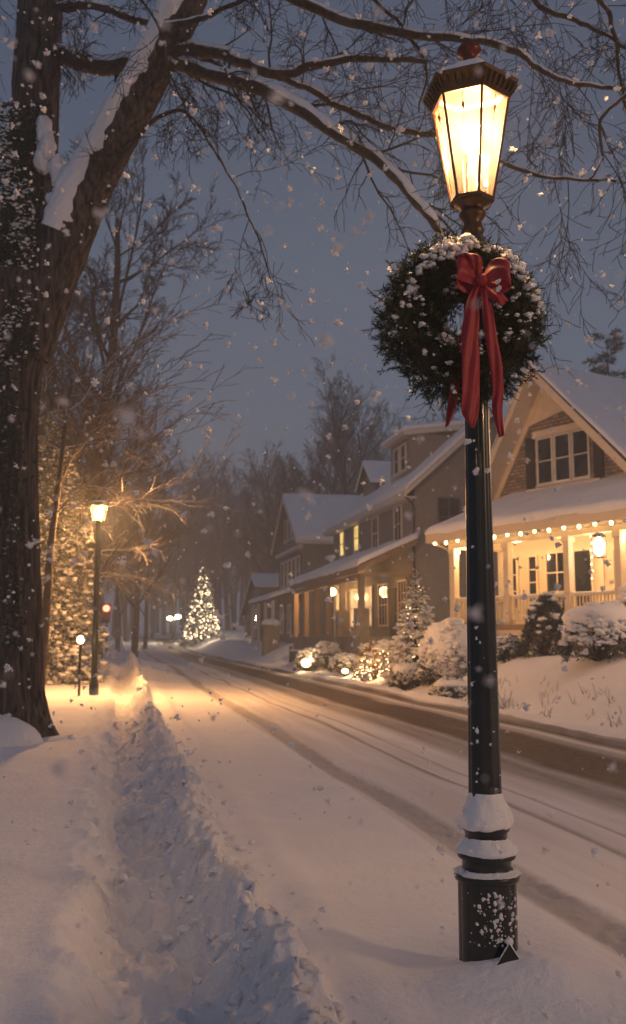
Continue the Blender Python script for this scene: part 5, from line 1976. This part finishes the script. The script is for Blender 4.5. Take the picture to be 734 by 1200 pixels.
MB().bar((-0.6, 0, 2.9), (0.6, 0, 2.9), 0.08).build('arm', M_iron, tw, smooth=False)
for sx in (-0.5, 0.5):
    mb = MB()
    blobs(mb, [(sx, 0, 3.1 + sx * 0.2)], [(0.36, 0.36, 0.26)], 3, 0)
    mb.build('lamp_head', M_fairy_far, tw)
light('twin_light', (0, -0.6, 3.1), 1000, (1, .75, .5), 0.3, tw)
p = at_px(247, 108)
light('tree_glow', (p[0], p[1] - 3.2, p[2] + 1.5), 260, (1, .7, .4), 0.5, None)
# a few bins and a sign post near the signal
p = at_px(139, 78)
bs = thing('sign_post', 'short dark sign post beside the red traffic signal', 'sign post', p, 0)
MB().lathe([(0.05, -0.2), (0.05, 2.2)], 8).build('pole', M_iron, bs)
MB().box(-0.3, 0.3, -0.08, -0.055, 1.5, 2.3).build('plate', M_stone, bs, smooth=False)

# ------------------------------------------------------------------ falling snow
n = 5200
Y = 0.7 + 15 * rng.uniform(size=n) ** 1.25
X = rng.uniform(-0.65, 0.65, n) * (Y + 0.3)
Zr = np.where(rng.uniform(size=n) < 0.25, rng.uniform(-0.5, 0.0, n), rng.uniform(0.0, 0.95, n)) * (Y + 0.2)
Z = CAMZ + Zr
sz = np.exp(rng.normal(math.log(0.0098), 0.55, n)) * np.clip(0.12 + Y / 6.5, 0.15, 1.6)
sz = np.minimum(sz, 0.0034 + 0.0032 * Y)
keep = (Z > 0.3) & ~((np.abs(X / Y - 0.162) < 0.05) & (np.abs((Z - CAMZ) / Y - 0.5) < 0.10) & (Y < 5))
# keep a little clear room round the viewer
keep &= (np.abs(X) + np.abs(Zr) + Y > 0.9)
C = np.stack([X, Y, Z], -1)[keep]
k = sz[keep][:, None]
S = np.hstack([k * rng.uniform(0.6, 1.2, k.shape), k * rng.uniform(0.6, 1.2, k.shape), k * rng.uniform(0.8, 1.5, k.shape)])
fm = MB()
# every flake is a loose cluster of tiny crystals, so that its outline is soft
nk2 = 14
off = rng.normal(0, 0.45, (len(C), nk2, 3))
off[:, 0] *= 0.2
c2 = C[:, None] + off * k[:, None]
s2_ = k[:, None] * rng.uniform(0.22, 0.62, (len(C), nk2, 1)) * np.exp(-0.25 * (off ** 2).sum(-1, keepdims=True))
s2_[:, 0] = k * 0.6
blobs(fm, c2.reshape(-1, 3), np.repeat(s2_.reshape(-1, 1), 3, 1), 1, 0.2, 2.0)
tag(fm.build('falling_snow', M_flake), 'white snowflakes falling through the evening air', 'snowflakes', kind='stuff')

# ------------------------------------------------------------------ haze
hz = MB().box(-170, 170, -8, 235, -1.5, 34)
m, nt, b = nt_mat('haze')
nt.nodes.remove(b)
vol = N(nt, 'ShaderNodeVolumePrincipled')
vol.inputs['Color'].default_value = (0.78, 0.86, 0.95, 1)
vol.inputs['Density'].default_value = 0.0040
vol.inputs['Anisotropy'].default_value = 0.1
nt.links.new(vol.outputs[0], nt.nodes['Material Output'].inputs['Volume'])
tag(hz.build('haze', m, smooth=False), 'pale snowy evening haze filling the street', 'haze', kind='stuff')

# ------------------------------------------------------------------ world
w = bpy.data.worlds.new('World')
scene.world = w
w.use_nodes = True
nt = w.node_tree
bg = nt.nodes['Background']
sky = N(nt, 'ShaderNodeTexSky')
sky.sky_type = 'NISHITA'
sky.sun_disc = False
sky.sun_elevation = R(3)
sky.sun_rotation = R(150)
sky.air_density = 1.5
sky.dust_density = 2.0
tc = N(nt, 'ShaderNodeTexCoord')
cl = N(nt, 'ShaderNodeTexNoise')
cl.inputs['Scale'].default_value = 1.6
cl.inputs['Detail'].default_value = 4
nt.links.new(tc.outputs['Generated'], cl.inputs['Vector'])
cr = ramp(nt, cl.outputs[0], [(0.3, (0.60, 0.80, 1.20)), (0.7, (0.84, 1.03, 1.46))])
mx = mixc(nt, 0.93, sky.outputs[0], cr.outputs[0])
sepw = N(nt, 'ShaderNodeSeparateXYZ')
nt.links.new(tc.outputs['Generated'], sepw.inputs[0])
gr = ramp(nt, sepw.outputs[2], [(0.0, (1.12, 1.12, 1.10)), (0.22, (1.08, 1.08, 1.07)), (0.5, (0.66, 0.68, 0.74)), (1.0, (0.60, 0.62, 0.70))])
mx = mixc(nt, 1.0, mx, gr.outputs[0], 'MULTIPLY')
nt.links.new(mx, bg.inputs['Color'])
bg.inputs['Strength'].default_value = 0.132

sun = bpy.data.lights.new('sun', 'SUN')
sun.energy = 0.06
sun.angle = R(25)
sun.color = (0.7, 0.82, 1.0)
so = bpy.data.objects.new('sun', sun)
col.objects.link(so)
so.rotation_euler = (R(40), 0, R(-30))

# ------------------------------------------------------------------ camera and render
cam = bpy.data.cameras.new('camera')
co = bpy.data.objects.new('camera', cam)
col.objects.link(co)
co.location = (0, 0, CAMZ)
co.rotation_euler = (math.pi / 2 + PITCH, 0, 0)
cam.sensor_fit = 'VERTICAL'
cam.sensor_height = 24.0
cam.lens = 24.0 * F / 1200.0
cam.clip_start = 0.05
cam.clip_end = 2000
cam.dof.use_dof = True
cam.dof.focus_distance = 5.0
cam.dof.aperture_fstop = 2.2
scene.camera = co
scene.view_settings.view_transform = 'Standard'
scene.view_settings.look = 'None'
scene.view_settings.exposure = 0.12
scene.view_settings.gamma = 1
cy = scene.cycles
cy.use_denoising = True
try:
    cy.denoiser = 'OPENIMAGEDENOISE'
except Exception:
    pass
cy.max_bounces = 6
cy.diffuse_bounces = 3
cy.glossy_bounces = 2
cy.transmission_bounces = 3
cy.volume_bounces = 1
cy.transparent_max_bounces = 8
cy.sample_clamp_indirect = 3.0
cy.sample_clamp_direct = 0
cy.use_light_tree = True
cy.caustics_reflective = False
cy.caustics_refractive = False
